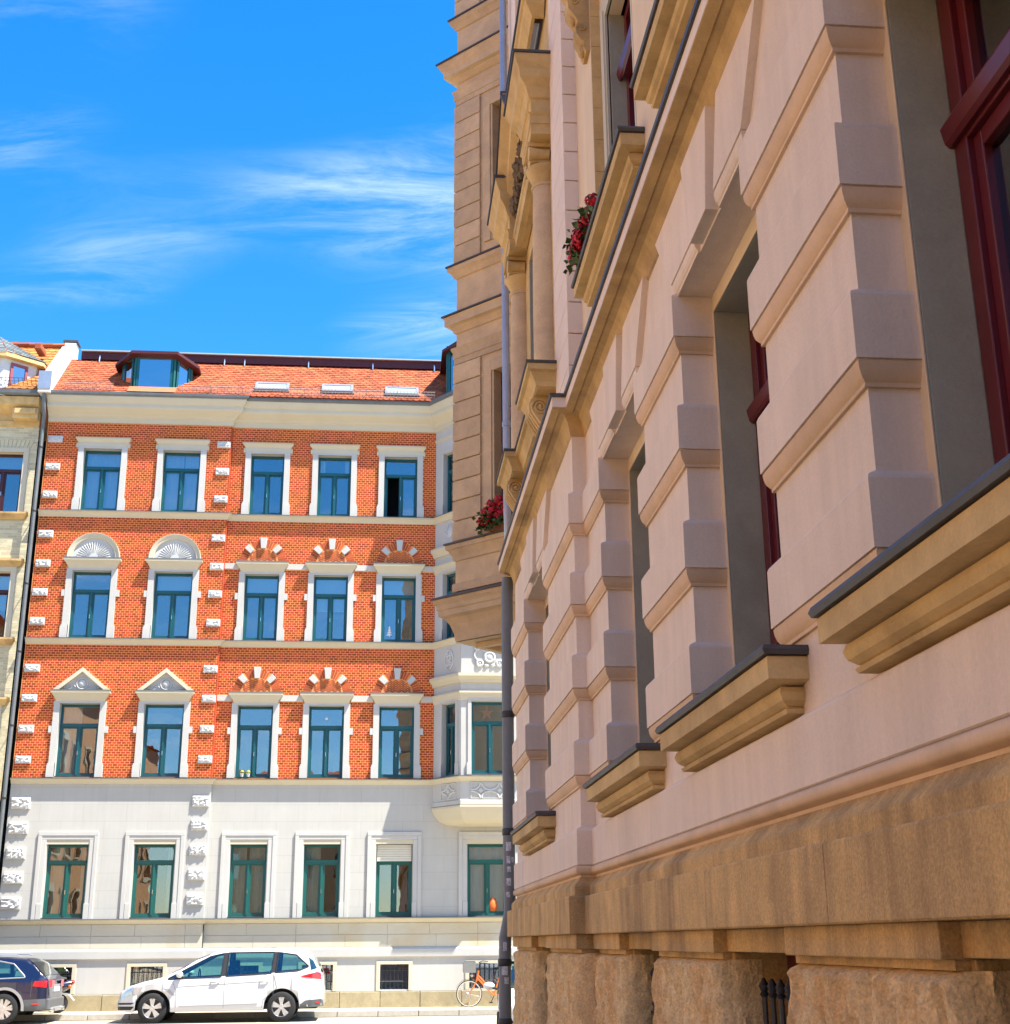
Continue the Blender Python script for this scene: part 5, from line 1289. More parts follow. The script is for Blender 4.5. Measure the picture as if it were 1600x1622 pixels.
for z_, h_, a0, a1 in ((2.60, .085, 235, 285), (2.48, .07, 240, 275), (2.49, .05, 285, 310), (2.40, .05, 245, 280), (2.27, .07, 238, 280), (2.16, .05, 235, 270), (1.66, .085, 250, 285), (1.44, .08, 235, 290), (1.36, .06, 260, 300)):
    dx = -.05 if z_ < 1.75 else 0; q = MB(); q.lathe([(.0625, z_), (.0625, z_ + h_)], (px_ + dx, py_, 0), 8, R(a0), R(a1)); obj('sticker', q, 'sticker', gp_)
# building mass behind the facade (roof and rear)
q = MB(); q.box(2.75, 11.5, -30, 13.6, 0, 18.2); q.prism([(XM - .3, 18.2), (11.8, 18.2), (9, 20.5), (4, 20.5)], lambda x, z_, y: (x, y, z_), -30, 13.6); obj('rear_block', q, 'beige_plaster', pink)
# ------------------------------------------------------------------ flowers and window things
def geranium(name, label, pts, loc, n_leaf, seed, box=None):
    rr = random.Random(seed); t = thing(name, label, 'flowers', loc, 0, 'geraniums on the window ledges')
    L = MB()
    for k in range(n_leaf):
        c = rr.choice(pts); p = Vector(c) + Vector((rr.gauss(0, .045), rr.gauss(0, .045), rr.gauss(-.05, .045))); a, b = rr.uniform(0, 6), rr.uniform(-.6, .6); r_ = rr.uniform(.018, .034)
        u = Vector((math.cos(a), math.sin(a), b)).normalized(); w = u.cross(Vector((rr.uniform(-1, 1), rr.uniform(-1, 1), 1))).normalized(); nn = u.cross(w) * .3
        L.add([p - u * r_, p - w * r_ + nn * r_, p + u * r_, p + w * r_ + nn * r_], [(0, 1, 2, 3)])
    lpart('foliage', L, 'leaf', t, kind='stuff', fix=False)
    S = MB()
    for c in pts: S.tube([(c[0] * .5, c[1], c[2] - .14), (c[0] * .8, c[1], c[2] - .06), tuple(c)], .004, 4)
    lpart('stem', S, 'leaf', t, kind='stuff')
    for c in pts:
        B = MB()
        for k in range(46):
            d = Vector((rr.gauss(0, 1), rr.gauss(0, 1), rr.gauss(0, 1))).normalized(); p = Vector(c) + d * .058 * rr.uniform(.7, 1.05); r_ = rr.uniform(.015, .024)
            u = d.cross(Vector((rr.random(), rr.random(), rr.random()))).normalized(); w = d.cross(u)
            B.add([p + u * r_, p + w * r_, p - u * r_, p - w * r_, p + d * .006], [(0, 1, 4), (1, 2, 4), (2, 3, 4), (3, 0, 4)])
        lpart('blossom', B, 'geranium', t, fix=False)
    if box: lpart('flower_box', box, 'terracotta', t, bevel=.006)
    return t
# on the first-floor sill of the plain wall (third window)
b = MB(); b.box(.0, .12, -.42, .30, .0, .11)
geranium('geranium', 'red geraniums trailing over the lead-covered first-floor sill', [(-.035, .30, .14), (-.05, .24, .09), (-.03, .10, .17), (-.06, .36, .05), (-.03, -.05, .15), (-.02, -.2, .16), (-.05, .42, .13), (-.045, .33, .20), (-.04, .17, .12)], (XM - .10, CU[4] + .36, 6.235), 150, 5, b)
# on the sill of the oriel
b = MB(); b.box(-.25, .25, .03, .13, .0, .13)
o_ = geranium('geranium', 'red geraniums on the ledge of the sandstone oriel window', [(-.22, -.04, .20), (-.14, -.06, .26), (-.05, -.04, .30), (.03, -.06, .22), (-.18, -.07, .12), (-.02, -.07, .13), (.10, -.05, .33), (.14, -.04, .25), (-.26, -.05, .10), (-.10, -.08, .18), (.08, -.07, .12), (.2, -.05, .3)], of(.80, .06, 6.135), 260, 8, b)
o_.rotation_euler = (0, 0, R(-45)); o_.scale = (1.12, 1.12, 1.12)
# two little pots in the first-floor window
for k, (x, lab) in enumerate(((383.5, 'left small white pot with lime green plant on a first-floor sill'), (393.5, 'right small white pot with lime green plant on a first-floor sill'))):
    p = on_y(x, 1228, D); t = thing('potted_plant', lab, 'plant', (p.x, D - .06, FL[1][0] + .014), 0, 'little pots on the sill')
    q = MB(); q.lathe([(0, 0), (.035, 0), (.05, .09), (.053, .095), (.045, .095), (.04, .08), (0, .08)], (0, 0, 0), 14); lpart('pot', q, 'white_pot', t)
    q = MB(); rr = random.Random(k)
    for i in range(70):
        d = Vector((rr.gauss(0, 1), rr.gauss(0, 1), abs(rr.gauss(0, 1)))).normalized(); c = Vector((0, 0, .12)) + d * .055; u = d.cross(Vector((rr.random(), 1, .3))).normalized() * .02; w = d.cross(u)
        q.add([c + u, c + w, c - u, c - w], [(0, 1, 2, 3)])
    lpart('foliage', q, 'light_leaf', t, kind='stuff', fix=False)
# paper tree and stars behind the panes
q = MB(); z0 = FL[2][0] + .17; c = on_y(617, 995, D).x; P = lambda u, v, dd: far(u, dd, v)
for k, (w, a, b_) in enumerate(((.085, .05, .13), (.07, .12, .20), (.05, .19, .27), (.03, .26, .33))):
    q.prism([(c - w, z0 + a), (c + w, z0 + a), (c, z0 + b_)], P, -.168 - .001 * k, -.163 - .001 * k)
q.prism([(c - .015, z0), (c + .015, z0), (c + .015, z0 + .05), (c - .015, z0 + .05)], P, -.168, -.164)
tag(obj('paper_tree', q, 'paper_white'), 'white paper fir tree stuck to a second-floor window pane', 'decoration')
def star(name, lab, u, z, r, fn_, d, m, n=6, r2=.45):
    q = MB(); pts = [(u + (r if k % 2 == 0 else r * r2) * math.sin(PI * k / n), z + (r if k % 2 == 0 else r * r2) * math.cos(PI * k / n)) for k in range(2 * n)]
    q.prism(pts, lambda a, b, dd: fn_(a, dd, b), d, d + .006); tag(obj(name, q, m), lab, 'decoration')
star('paper_star', 'small white paper star in the middle first-floor window', CR[1] + .0, 7.62, .055, far, -.17, 'paper_white')
star('paper_star', 'red paper star hanging in the first-floor window of the bay', 2.78, 7.66, .20, bfront, -.205, 'paper_star', 5, .42)
# orange vase on the ground-floor sill under the bay
p = on_y(782, 1442, D); t = thing('vase', 'round orange vase behind the ground-floor window under the bay', 'vase', (p.x, D + .27, 2.49))
q = MB(); q.lathe([(0, 0), (.07, 0), (.12, .06), (.135, .16), (.12, .27), (.08, .33), (.085, .36), (.07, .36), (.06, .33), (0, .32)], (0, 0, 0), 20); lpart('vase_body', q, 'orange_vase', t)
q = MB(); q.box(-.2, .22, -.08, .08, -.04, 0); lpart('ledge', q, 'white_paint', t)
# ------------------------------------------------------------------ vehicles
def lerp_tab(tab, x):
    if x <= tab[0][0]: return tab[0][1]
    for (a, b), (c, d) in zip(tab[:-1], tab[1:]):
        if x <= c:
            t = (x - a) / (c - a); t = t * t * (3 - 2 * t) * .35 + t * .65
            return b + (d - b) * t
    return tab[-1][1]
class Car:
    """x forward, y left, z up; wheel contact at z = 0"""
    def __init__(s, top, belt, half, sill, xf, xr, rw, arch=1.22):
        s.top, s.belt, s.half, s.sill, s.xf, s.xr, s.rw, s.ar = top, belt, half, sill, xf, xr, rw, rw * arch
    def low(s, x):
        z = lerp_tab(s.sill, x)
        for xc in (s.xf, s.xr):
            if abs(x - xc) < s.ar: z = max(z, s.rw + math.sqrt(s.ar ** 2 - (x - xc) ** 2))
        return z
    def section(s, x):
        T = lerp_tab(s.top, x); B = min(lerp_tab(s.belt, x), T - .035); w = lerp_tab(s.half, x); lo = s.low(x)
        g = T - B
        P = [(w * .955, min(lo, B - .12))]
        for z, k in ((.34, .985), (.52, 1.0), (.70, .995)):
            if z > P[-1][1] + .02 and z < B - .05: P.append((w * k, z))
        P += [(w * .978, B - .03), (w * .955, B)]
        yr = w * .955
        for t in (.15, .35, .55, .75, .90): P.append((yr - t * g * .40, B + t * g))
        ye = yr - .9 * g * .40
        P += [(ye * .90, B + .965 * g), (ye * .72, B + .992 * g), (ye * .4, T), (0, T + .004)]
        return P
    def y_at(s, x, z):
        P = s.section(x)
        for (y0, z0), (y1, z1) in zip(P[:-1], P[1:]):
            if z0 <= z <= z1 and z1 > z0: return y0 + (y1 - y0) * (z - z0) / (z1 - z0)
        return P[0][0] if z < P[0][1] else P[-1][0]
    def body(s, cuts=(), tops=()):
        x0, x1 = s.top[0][0], s.top[-1][0]; n = 260; mb = MB(); NP = 48
        def inside(x, z, poly):
            r = False
            for (xa, za), (xb_, zb_) in zip(poly, poly[1:] + poly[:1]):
                if (za > z) != (zb_ > z) and x < (xb_ - xa) * (z - za) / (zb_ - za) + xa: r = not r
            return r
        rows = []
        for i in range(n + 1):
            x = x0 + (x1 - x0) * i / n; P = s.section(x)
            # resample to a fixed count
            L = [0]
            for a, b in zip(P[:-1], P[1:]): L.append(L[-1] + math.hypot(b[0] - a[0], b[1] - a[1]))
            B = P[-10][1] if len(P) > 10 else 0
            Q = []
            for k in range(NP):
                l = L[-1] * k / (NP - 1)
                for j in range(len(P) - 1):
                    if l <= L[j + 1] + 1e-9:
                        t = (l - L[j]) / max(1e-9, L[j + 1] - L[j]); Q.append((P[j][0] + (P[j + 1][0] - P[j][0]) * t, P[j][1] + (P[j + 1][1] - P[j][1]) * t)); break
            rows.append([(x, y, z) for y, z in Q] + [(x, -y, z) for y, z in reversed(Q[:-1])])
        m = len(rows[0]); v = [p for r in rows for p in r]
        fs = [(i * m + k, i * m + k + 1, (i + 1) * m + k + 1, (i + 1) * m + k) for i in range(n) for k in range(m - 1)]
        keep = []
        for f in fs:
            c = [sum(v[i][k] for i in f) / 4 for k in range(3)]
            if any(inside(c[0], c[2], p) for p in cuts) and abs(c[1]) > .35: continue
            if any(xa < c[0] < xb_ and abs(c[1]) < s.section(c[0])[-5][0] * kw for xa, xb_, kw in tops): continue
            keep.append(f)
        mb.add(v, keep, True); mb.add(rows[0], [list(range(m))]); mb.add(rows[-1], [list(range(m))])
        return mb
    def strip(s, lo, hi, off=.006, rows=5, n=16, sides=(1, -1), z_clip=True):
        """patch on the flank between two polylines of (x, z)"""
        def samp(pl, t):
            L = [0]
            for a, b in zip(pl[:-1], pl[1:]): L.append(L[-1] + math.hypot(b[0] - a[0], b[1] - a[1]))
            l = t * L[-1]
            for j in range(len(pl) - 1):
                if l <= L[j + 1] + 1e-9:
                    k = (l - L[j]) / max(1e-9, L[j + 1] - L[j]); return (pl[j][0] + (pl[j + 1][0] - pl[j][0]) * k, pl[j][1] + (pl[j + 1][1] - pl[j][1]) * k)
            return pl[-1]
        mb = MB()
        for sd in sides:
            def f(u, v):
                a, b = samp(lo, u), samp(hi, u); x, z = a[0] + (b[0] - a[0]) * v, a[1] + (b[1] - a[1]) * v
                return (x, sd * (s.y_at(x, z) + off), z)
            mb.grid(f, n, rows)
        return mb
    def top_patch(s, xa, xb, kw, off=.008, n=10, wx=0.0):
        mb = MB()
        def f(u, v):
            x = xa + (xb - xa) * v; yr = s.section(x)[-5][0] * kw; y = yr * (2 * u - 1)
            T = lerp_tab(s.top, x); B = min(lerp_tab(s.belt, x), T - .035); g = T - B; k = abs(2 * u - 1)
            return (x + wx * k * k, y, T - .035 * g * max(0, k - .55) / .45 * kw + off)
        mb.grid(f, n, n); return mb
def wheel(t, x, y, r, side, n_sp=5, width=.215, name='wheel'):
    q = MB(); w = width / 2
    q.lathe([(r * .66, -w), (r * .9, -w), (r * .98, -w * .8), (r, -w * .45), (r, w * .45), (r * .98, w * .8), (r * .9, w), (r * .66, w), (r * .66, -w)], (x, y, r), 36, axis='y')
    W = lpart(name, q, 'tyre', t)
    q = MB(); yo = y + side * w * .75
    q.lathe([(r * .66, -side * w * .3), (r * .67, side * .012), (r * .645, side * .018), (r * .62, 0), (r * .60, -side * .05)], (x, yo, r), 36, axis='y')
    for k in range(n_sp):
        for da in (-.17, .17):
            a = 2 * PI * k / n_sp + .3; c0 = Vector((math.cos(a + da * .6), math.sin(a + da * .6))); c1 = Vector((math.cos(a + da), math.sin(a + da))); nn = Vector((-c1.y, c1.x))
            v = []
            for c, rr_, hw in ((c0, r * .10, .022), (c1, r * .63, .030)):
                for dd in (0, -side * .03):
                    for sg in (-1, 1):
                        p = c * rr_ + nn * hw * sg; v.append((x + p.x, yo + dd - side * (.0 if rr_ > .1 else .004), r + p.y))
            q.add(v, [(0, 1, 5, 4), (2, 6, 7, 3), (0, 4, 6, 2), (1, 3, 7, 5)])
    q.lathe([(0, side * .006), (r * .14, side * .004), (r * .17, -side * .01), (r * .17, -side * .04)], (x, yo, r), 16, axis='y')
    lpart('rim', q, 'alloy', W)
    q = MB(); q.lathe([(0, 0), (r * .65, 0)], (x, yo - side * .075, r), 24, axis='y'); lpart('brake_disc', q, 'grey_trim', W)
    return W
def well(t, C, side):
    for sd in (1, -1):
        for xc in (C.xf, C.xr):
            yb = lerp_tab(C.half, xc) * .94; q = MB()
            q.lathe([(C.ar + .012, sd * yb), (C.ar + .012, sd * (yb - .32)), (0, sd * (yb - .32))], (xc, 0, C.rw), 28, -.15, PI + .15, axis='y'); lpart('wheel_housing', q, 'black_plastic', t)
def seam(t, C, pts, r=.004, m='grey_trim', name='door_seam'):
    for sd in (1, -1):
        q = MB(); q.tube([(x, sd * (C.y_at(x, z) + .001), z) for x, z in pts], r, 4)
        lpart(name, q, m, t)
def dens(pts, n=12):
    out = []
    for a, b in zip(pts[:-1], pts[1:]):
        for k in range(n): out.append((a[0] + (b[0] - a[0]) * k / n, a[1] + (b[1] - a[1]) * k / n))
    return out + [pts[-1]]

# --- white people carrier, nose to the left
wf, wr = on_y(240, 1600, 33.5).x, on_y(445, 1600, 33.5).x
wb = wr - wf
top = [(-.97 - wb / 2 + 0.0, .62), (-.95 - wb / 2, .80), (-.93 - wb / 2, 1.02), (-.82 - wb / 2, 1.25), (-.66 - wb / 2, 1.46), (-.52 - wb / 2, 1.565), (-.2 - wb / 2, 1.605), (.4 - wb / 2, 1.645), (1.0 - wb / 2, 1.65), (1.55 - wb / 2, 1.59), (1.95 - wb / 2, 1.44), (2.42 - wb / 2, 1.17), (2.72 - wb / 2, 1.02), (3.10 - wb / 2, .935), (3.50 - wb / 2, .83), (3.72 - wb / 2, .70), (3.80 - wb / 2, .58), (3.83 - wb / 2, .45)]
belt = [(-2.6, 1.13), (-1.6, 1.10), (0, 1.03), (.9, .965), (1.3, .93), (2.4, .84)]
half = [(top[0][0], .60), (top[0][0] + .05, .78), (top[0][0] + .3, .90), (-wb / 2, .945), (0, .95), (wb / 2, .945), (wb / 2 + .45, .88), (wb / 2 + .75, .70), (wb / 2 + .87, .48)]
sill = [(top[0][0], .36), (-wb / 2 - .4, .30), (-wb / 2 + .4, .26), (wb / 2 - .4, .25), (wb / 2 + .5, .24), (top[-1][0], .30)]
C = Car(top, belt, half, sill, wb / 2, -wb / 2, .335)
car = thing('people_carrier', 'white people carrier parked at the kerb in front of the red brick house', 'car', ((wf + wr) / 2, 34.45, 0), PI)

for x in (wb / 2, -wb / 2):
    for sd in (1, -1): wheel(car, x, sd * .815, .335, sd)
o2 = -wb / 2
G = 'car_glass'
def car_windows(t, C_, wl, tops, paint, tr_m='black_plastic'):
    polys = []
    for name, lo, hi in wl:
        for sd in (1, -1): lpart(name, C_.strip(dens(lo), dens(hi), .004, 5, 16, sides=(sd,)), G, t)
        polys.append(list(lo) + list(reversed(hi)))
        out = dens(list(lo) + list(reversed(hi)) + [lo[0]], 8)
        for sd in (1, -1):
            q = MB(); q.tube([(x, sd * (C_.y_at(x, z) + .004), z) for x, z in out], .016, 6); lpart('window_seal', q, tr_m, t)
    lpart('body', C_.body(polys, tops), paint, t); well(t, C_, 1)
car_windows(car, C, [('front_side_window', [(o2 + 1.42, 1.012), (o2 + 2.62, .965)], [(o2 + 1.38, 1.53), (o2 + 1.70, 1.46), (o2 + 2.62, .985)]),
    ('rear_side_window', [(o2 + .26, 1.078), (o2 + 1.30, 1.022)], [(o2 + .22, 1.545), (o2 + 1.27, 1.54)]),
    ('quarter_window', [(o2 - .55, 1.20), (o2 - .35, 1.125), (o2 + .16, 1.09)], [(o2 - .60, 1.225), (o2 - .30, 1.48), (o2 + .12, 1.54)])], [(o2 + 1.76, o2 + 2.58, .93)], 'white_car')
for sd in (1, -1):
    lpart('door_pillar', C.strip(dens([(o2 + 1.29, 1.03), (o2 + 1.43, 1.02)]), dens([(o2 + 1.26, 1.55), (o2 + 1.39, 1.54)]), .003, 4, 4, sides=(sd,)), 'black_plastic', car)
    lpart('rear_pillar', C.strip(dens([(o2 + .15, 1.09), (o2 + .27, 1.085)]), dens([(o2 + .11, 1.55), (o2 + .23, 1.555)]), .003, 4, 4, sides=(sd,)), 'black_plastic', car)
lpart('windscreen', C.top_patch(o2 + 1.72, o2 + 2.62, .97), G, car)
lpart('rear_window', C.top_patch(-.90 + o2, -.62 + o2, .9), G, car)
for sd in (1, -1): lpart('rear_corner_glass', C.strip(dens([(o2 - .80, 1.18), (o2 - .66, 1.14)]), dens([(o2 - .66, 1.44), (o2 - .58, 1.49)]), .006, 4, 8, sides=(sd,)), G, car)
for xs in (o2 + 1.33, o2 + .20): seam(car, C, dens([(xs, .32), (xs, .95 if xs > -.2 else 1.05)], 10))
seam(car, C, dens([(o2 + 2.42, .34), (o2 + 2.44, .72), (o2 + 2.52, .93)], 8)); seam(car, C, dens([(o2 + .20, 1.05), (o2 + .12, .75), (o2 + .42, .50), (o2 + .45, .32)], 8))
seam(car, C, dens([(o2 + .5, .90), (o2 + 2.4, .80)], 16), .006, 'silver_trim', 'body_crease'); seam(car, C, dens([(o2 + .55, .42), (o2 + 2.35, .38)], 16), .014, 'silver_trim', 'side_trim')
for xs in (o2 + 1.55, o2 + .42):
    for sd in (1, -1):
        q = MB(); y = C.y_at(xs, .90) + .02; q.tube([(xs - .10, sd * (y - .015), .89), (xs - .07, sd * (y + .012), .895), (xs + .07, sd * (y + .012), .89), (xs + .10, sd * (y - .015), .885)], .016, 8)
        lpart('door_handle', q, 'silver_trim', car)
for sd in (1, -1):
    q = MB(); y = C.y_at(o2 + 2.36, 1.02); q.ball((o2 + 2.36, sd * (y + .12), 1.07), (.085, .12, .075), 12, 8); m_ = lpart('door_mirror', q, 'white_car', car)
    q = MB(); q.tube([(o2 + 2.40, sd * (y - .02), .99), (o2 + 2.38, sd * (y + .06), 1.03)], .028, 8); lpart('mirror_foot', q, 'black_plastic', m_)
for sd in (1, -1): lpart('tail_light', C.strip(dens([(o2 - .93, .93), (o2 - .55, .98)]), dens([(o2 - .93, 1.07), (o2 - .80, 1.10), (o2 - .40, 1.00)]), .010, 5, 12, sides=(sd,)), 'tail_red', car)
for sd in (1, -1): lpart('headlight', C.strip(dens([(o2 + 3.30, .66), (o2 + 3.72, .56)]), dens([(o2 + 3.18, .80), (o2 + 3.45, .80), (o2 + 3.70, .64)]), .008, 5, 12, sides=(sd,)), 'lamp_clear', car)
for z0, z1 in ((.42, .45), (.30, .37)):
    for sd in (1, -1): lpart('bumper_slot', C.strip(dens([(o2 + 3.44, z0), (o2 + 3.80, z0 - .01)]), dens([(o2 + 3.36, z1 + .01), (o2 + 3.79, z1)]), .010, 3, 10, sides=(sd,)), 'black_plastic', car)
for sd in (1, -1): lpart('rear_bumper_trim', C.strip(dens([(o2 - .97, .34), (o2 - .42, .30)]), dens([(o2 - .96, .50), (o2 - .55, .47), (o2 - .40, .36)]), .008, 4, 14, sides=(sd,)), 'grey_trim', car)
for sd in (1, -1): lpart('reflector', C.strip(dens([(o2 - .88, .40), (o2 - .78, .40)]), dens([(o2 - .88, .45), (o2 - .78, .45)]), .016, 2, 4, sides=(sd,)), 'tail_red', car)
for sd in (1, -1): lpart('fender_vent', C.strip(dens([(o2 + 2.44, .62), (o2 + 2.52, .62)]), dens([(o2 + 2.60, .76), (o2 + 2.74, .77)]), .005, 2, 6, sides=(sd,)), 'silver_trim', car)
for (xs, y_) in ((o2 + 1.5, .38), (o2 + 1.5, -.38), (o2 + .55, .42), (o2 + .55, -.42), (o2 + .55, 0)):
    q = MB(); q.box(xs - .28, xs + .2, y_ - .22, y_ + .22, .45, .62); q.prism([(-.30, .6), (-.14, .6), (-.24, 1.15), (-.36, 1.15)], lambda x, z_, y: (xs + x, y_ + y, z_), -.22, .22); q.box(xs - .38, xs - .26, y_ - .12, y_ + .12, 1.17, 1.36); lpart('seat', q, 'seat_dark', car, bevel=.03)
q = MB(); q.tube([(o2 + 1.98 + .0, .38 + .18 * math.cos(a * PI / 8), 1.0 + .18 * math.sin(a * PI / 8)) for a in range(17)], .015, 6, False); lpart('steering_wheel', q, 'black_plastic', car)
q = MB(); q.prism([(o2 + 2.0, .8), (o2 + 2.75, .8), (o2 + 2.65, .97), (o2 + 2.1, .98)], lambda x, z_, y: (x, y, z_), -.72, .72); lpart('dashboard', q, 'black_plastic', car)

# --- dark blue estate car at the left edge, tail to the right
xb = on_y(74, 1600, 33.9).x
top2 = [(-.98, .55), (-.97, .78), (-.94, .98), (-.80, 1.12), (-.55, 1.36), (-.38, 1.455), (0, 1.49), (.9, 1.50), (1.6, 1.46), (2.15, 1.28), (2.55, 1.06), (2.75, .99), (3.4, .88), (3.68, .72), (3.75, .5)]
belt2 = [(-1, .99), (0, .97), (2.4, .94), (3.6, .80)]
half2 = [(-.98, .66), (-.95, .80), (-.75, .88), (0, .91), (2.8, .91), (3.3, .84), (3.6, .68), (3.75, .45)]
sill2 = [(-.98, .30), (-.4, .30), (.5, .24), (2.4, .24), (3.75, .28)]
C2 = Car(top2, belt2, half2, sill2, 2.81, 0.0, .345)
bc = thing('estate_car', 'dark blue estate car with grey bumper cut by the left edge', 'car', (xb - .99, 34.75, 0), PI)

for x in (0, 2.81):
    for sd in (1, -1): wheel(bc, x, sd * .79, .345, sd, 7)
car_windows(bc, C2, [('quarter_window', [(-.42, 1.03), (.25, 1.005)], [(-.40, 1.07), (-.12, 1.33), (.25, 1.40)]), ('rear_side_window', [(.32, 1.0), (1.15, .985)], [(.32, 1.40), (1.12, 1.41)]),
    ('front_side_window', [(1.22, .985), (2.35, .965)], [(1.20, 1.41), (1.6, 1.37), (2.30, 1.0)])], [(-.84, -.52, .9), (1.74, 2.48, .9)], 'blue_car', 'silver_trim')
lpart('rear_window', C2.top_patch(-.86, -.50, .96, .012), 'car_glass', bc); lpart('windscreen', C2.top_patch(1.72, 2.5, .95), 'car_glass', bc)
def tailface(t, C_, x, y0, y1, z0, z1, m, name, d=.015):
    q = MB(); q.box(x - d, x + .02, y0, y1, z0, z1); return lpart(name, q, m, t, bevel=.008)
for sd in (1, -1):
    a, b = sorted((sd * .34, sd * .84)); q = MB()
    q.grid(lambda u, v: (lambda y, z_: (-.99 + .0 * v + max(0, abs(y) - .66) * 1.1 - .012, y, z_))(a + (b - a) * u, .80 + .16 * v), 10, 5); lpart('tail_light', q, 'tail_red', bc)
for sd in (1, -1): lpart('tail_light', C2.strip(dens([(-.93, .80), (-.62, .84)]), dens([(-.93, .955), (-.66, .95)]), .012, 4, 8, sides=(sd,)), 'tail_red', bc)
tailface(bc, C2, -.985, -.26, .26, .70, .81, 'number_plate', 'number_plate'); tailface(bc, C2, -.975, -.62, .62, .82, .86, 'silver_trim', 'chrome_strip')
for sd in (1, -1): lpart('bumper', C2.strip(dens([(-.97, .31), (-.42, .31)]), dens([(-.97, .56), (-.42, .54)]), .010, 4, 14, sides=(sd,)), 'grey_trim', bc)
q = MB(); q.box(-1.01, -.90, -.80, .80, .30, .56); lpart('rear_bumper', q, 'grey_trim', bc, bevel=.03)
q = MB(); q.box(-1.03, -.96, -.55, .55, .26, .36); lpart('skid_plate', q, 'silver_trim', bc, bevel=.02)
for sd in (1, -1):
    q = MB(); q.lathe([(.045, -.09), (.05, 0), (.042, .01), (.036, -.05)], (-1.0, sd * .55, .30), 14, axis='x'); lpart('exhaust_pipe', q, 'chrome', bc)
    q = MB(); q.lathe([(C2.ar - .005, sd * .905), (C2.ar + .055, sd * .905), (C2.ar + .055, sd * .87)], (0, 0, .345), 26, -.1, PI + .1, axis='y'); lpart('wheel_arch_trim', q, 'silver_trim', bc)
    q = MB(); q.tube([(-.2, sd * .62, 1.51), (-.1, sd * .62, 1.54), (1.4, sd * .62, 1.54), (1.5, sd * .62, 1.50)], .014, 6); lpart('roof_rail', q, 'silver_trim', bc)
for sd in (1, -1): lpart('reflector', C2.strip(dens([(-.80, .43), (-.64, .43)]), dens([(-.80, .47), (-.64, .47)]), .018, 2, 4, sides=(sd,)), 'tail_red', bc)
seam(bc, C2, dens([(.30, .98), (.36, .70), (.50, .50), (.52, .30)], 8)); seam(bc, C2, dens([(1.18, .96), (1.18, .30)], 8)); seam(bc, C2, dens([(-.60, .98), (-.6, .60)], 8))
q = MB(); q.box(.2, .7, -.6, .6, .5, 1.1); lpart('seat', q, 'seat_dark', bc, bevel=.05)
q = MB(); q.box(-.8, 2.4, -.7, .7, .28, .45); lpart('floor', q, 'seat_dark', bc)
q = MB(); q.box(o2 - .8, o2 + 2.6, -.75, .75, .28, .42); lpart('floor', q, 'seat_dark', car)
q = MB(); q.prism([(2.0, .8), (2.7, .8), (2.6, .97), (2.1, .98)], lambda x, z_, y: (x, y, z_), -.7, .7); lpart('dashboard', q, 'black_plastic', bc)

# --- white car half hidden behind the rainwater pipe
C3 = Car([(-2.0, .6), (-1.95, .95), (-1.7, 1.30), (-1.3, 1.44), (-.4, 1.47), (.25, 1.40), (1.02, .98), (1.45, .90), (1.8, .80), (1.97, .62), (2.0, .42)],
         [(-2, .95), (0, .93), (1.0, .88), (2, .7)], [(-2.0, .62), (-1.9, .76), (-1.4, .83), (0, .85), (1.3, .84), (1.65, .78), (1.9, .60), (2.0, .40)], [(-2, .3), (-1, .22), (1, .22), (2, .25)], 1.22, -1.22, .31)
hb = thing('hatchback', 'white hatchback half hidden behind the grey downpipe of the pink house', 'car', (3.02, 25.6, 0), R(-97))

for x in (1.22, -1.22):
    for sd in (1, -1): wheel(hb, x, sd * .73, .31, sd)
lpart('windscreen', C3.top_patch(.30, .98, .95), 'car_glass', hb)
q = MB(); q.tube([(1.05, -.6, .985), (1.06, 0, 1.0), (1.05, .6, .985)], .02, 6); lpart('scuttle', q, 'black_plastic', hb)
car_windows(hb, C3, [('front_side_window', [(.1, .95), (.85, .92)], [(.08, 1.36), (.30, 1.32), (.85, .96)]), ('rear_side_window', [(-1.1, .96), (.02, .95)], [(-1.05, 1.36), (0.0, 1.38)])], [(.32, .96, .9)], 'white_car')
for sd in (1, -1): lpart('headlight', C3.strip(dens([(1.55, .62), (1.90, .55)]), dens([(1.45, .78), (1.86, .68)]), .008, 4, 8, sides=(sd,)), 'lamp_clear', hb)
for sd in (1, -1):
    q = MB(); q.ball((.72, sd * 1.0, 1.0), (.07, .11, .07), 10, 8); m_ = lpart('door_mirror', q, 'white_car', hb)
    q = MB(); q.tube([(.76, sd * .84, .95), (.74, sd * .94, .97)], .022, 6); lpart('mirror_foot', q, 'black_plastic', m_)
q = MB(); q.box(1.965, 2.01, -.30, .30, .30, .42); lpart('grille', q, 'black_plastic', hb, bevel=.02)
seam(hb, C3, dens([(.02, .3), (.02, .92)], 8)); seam(hb, C3, dens([(.95, .3), (.98, .7), (.95, .88)], 8))

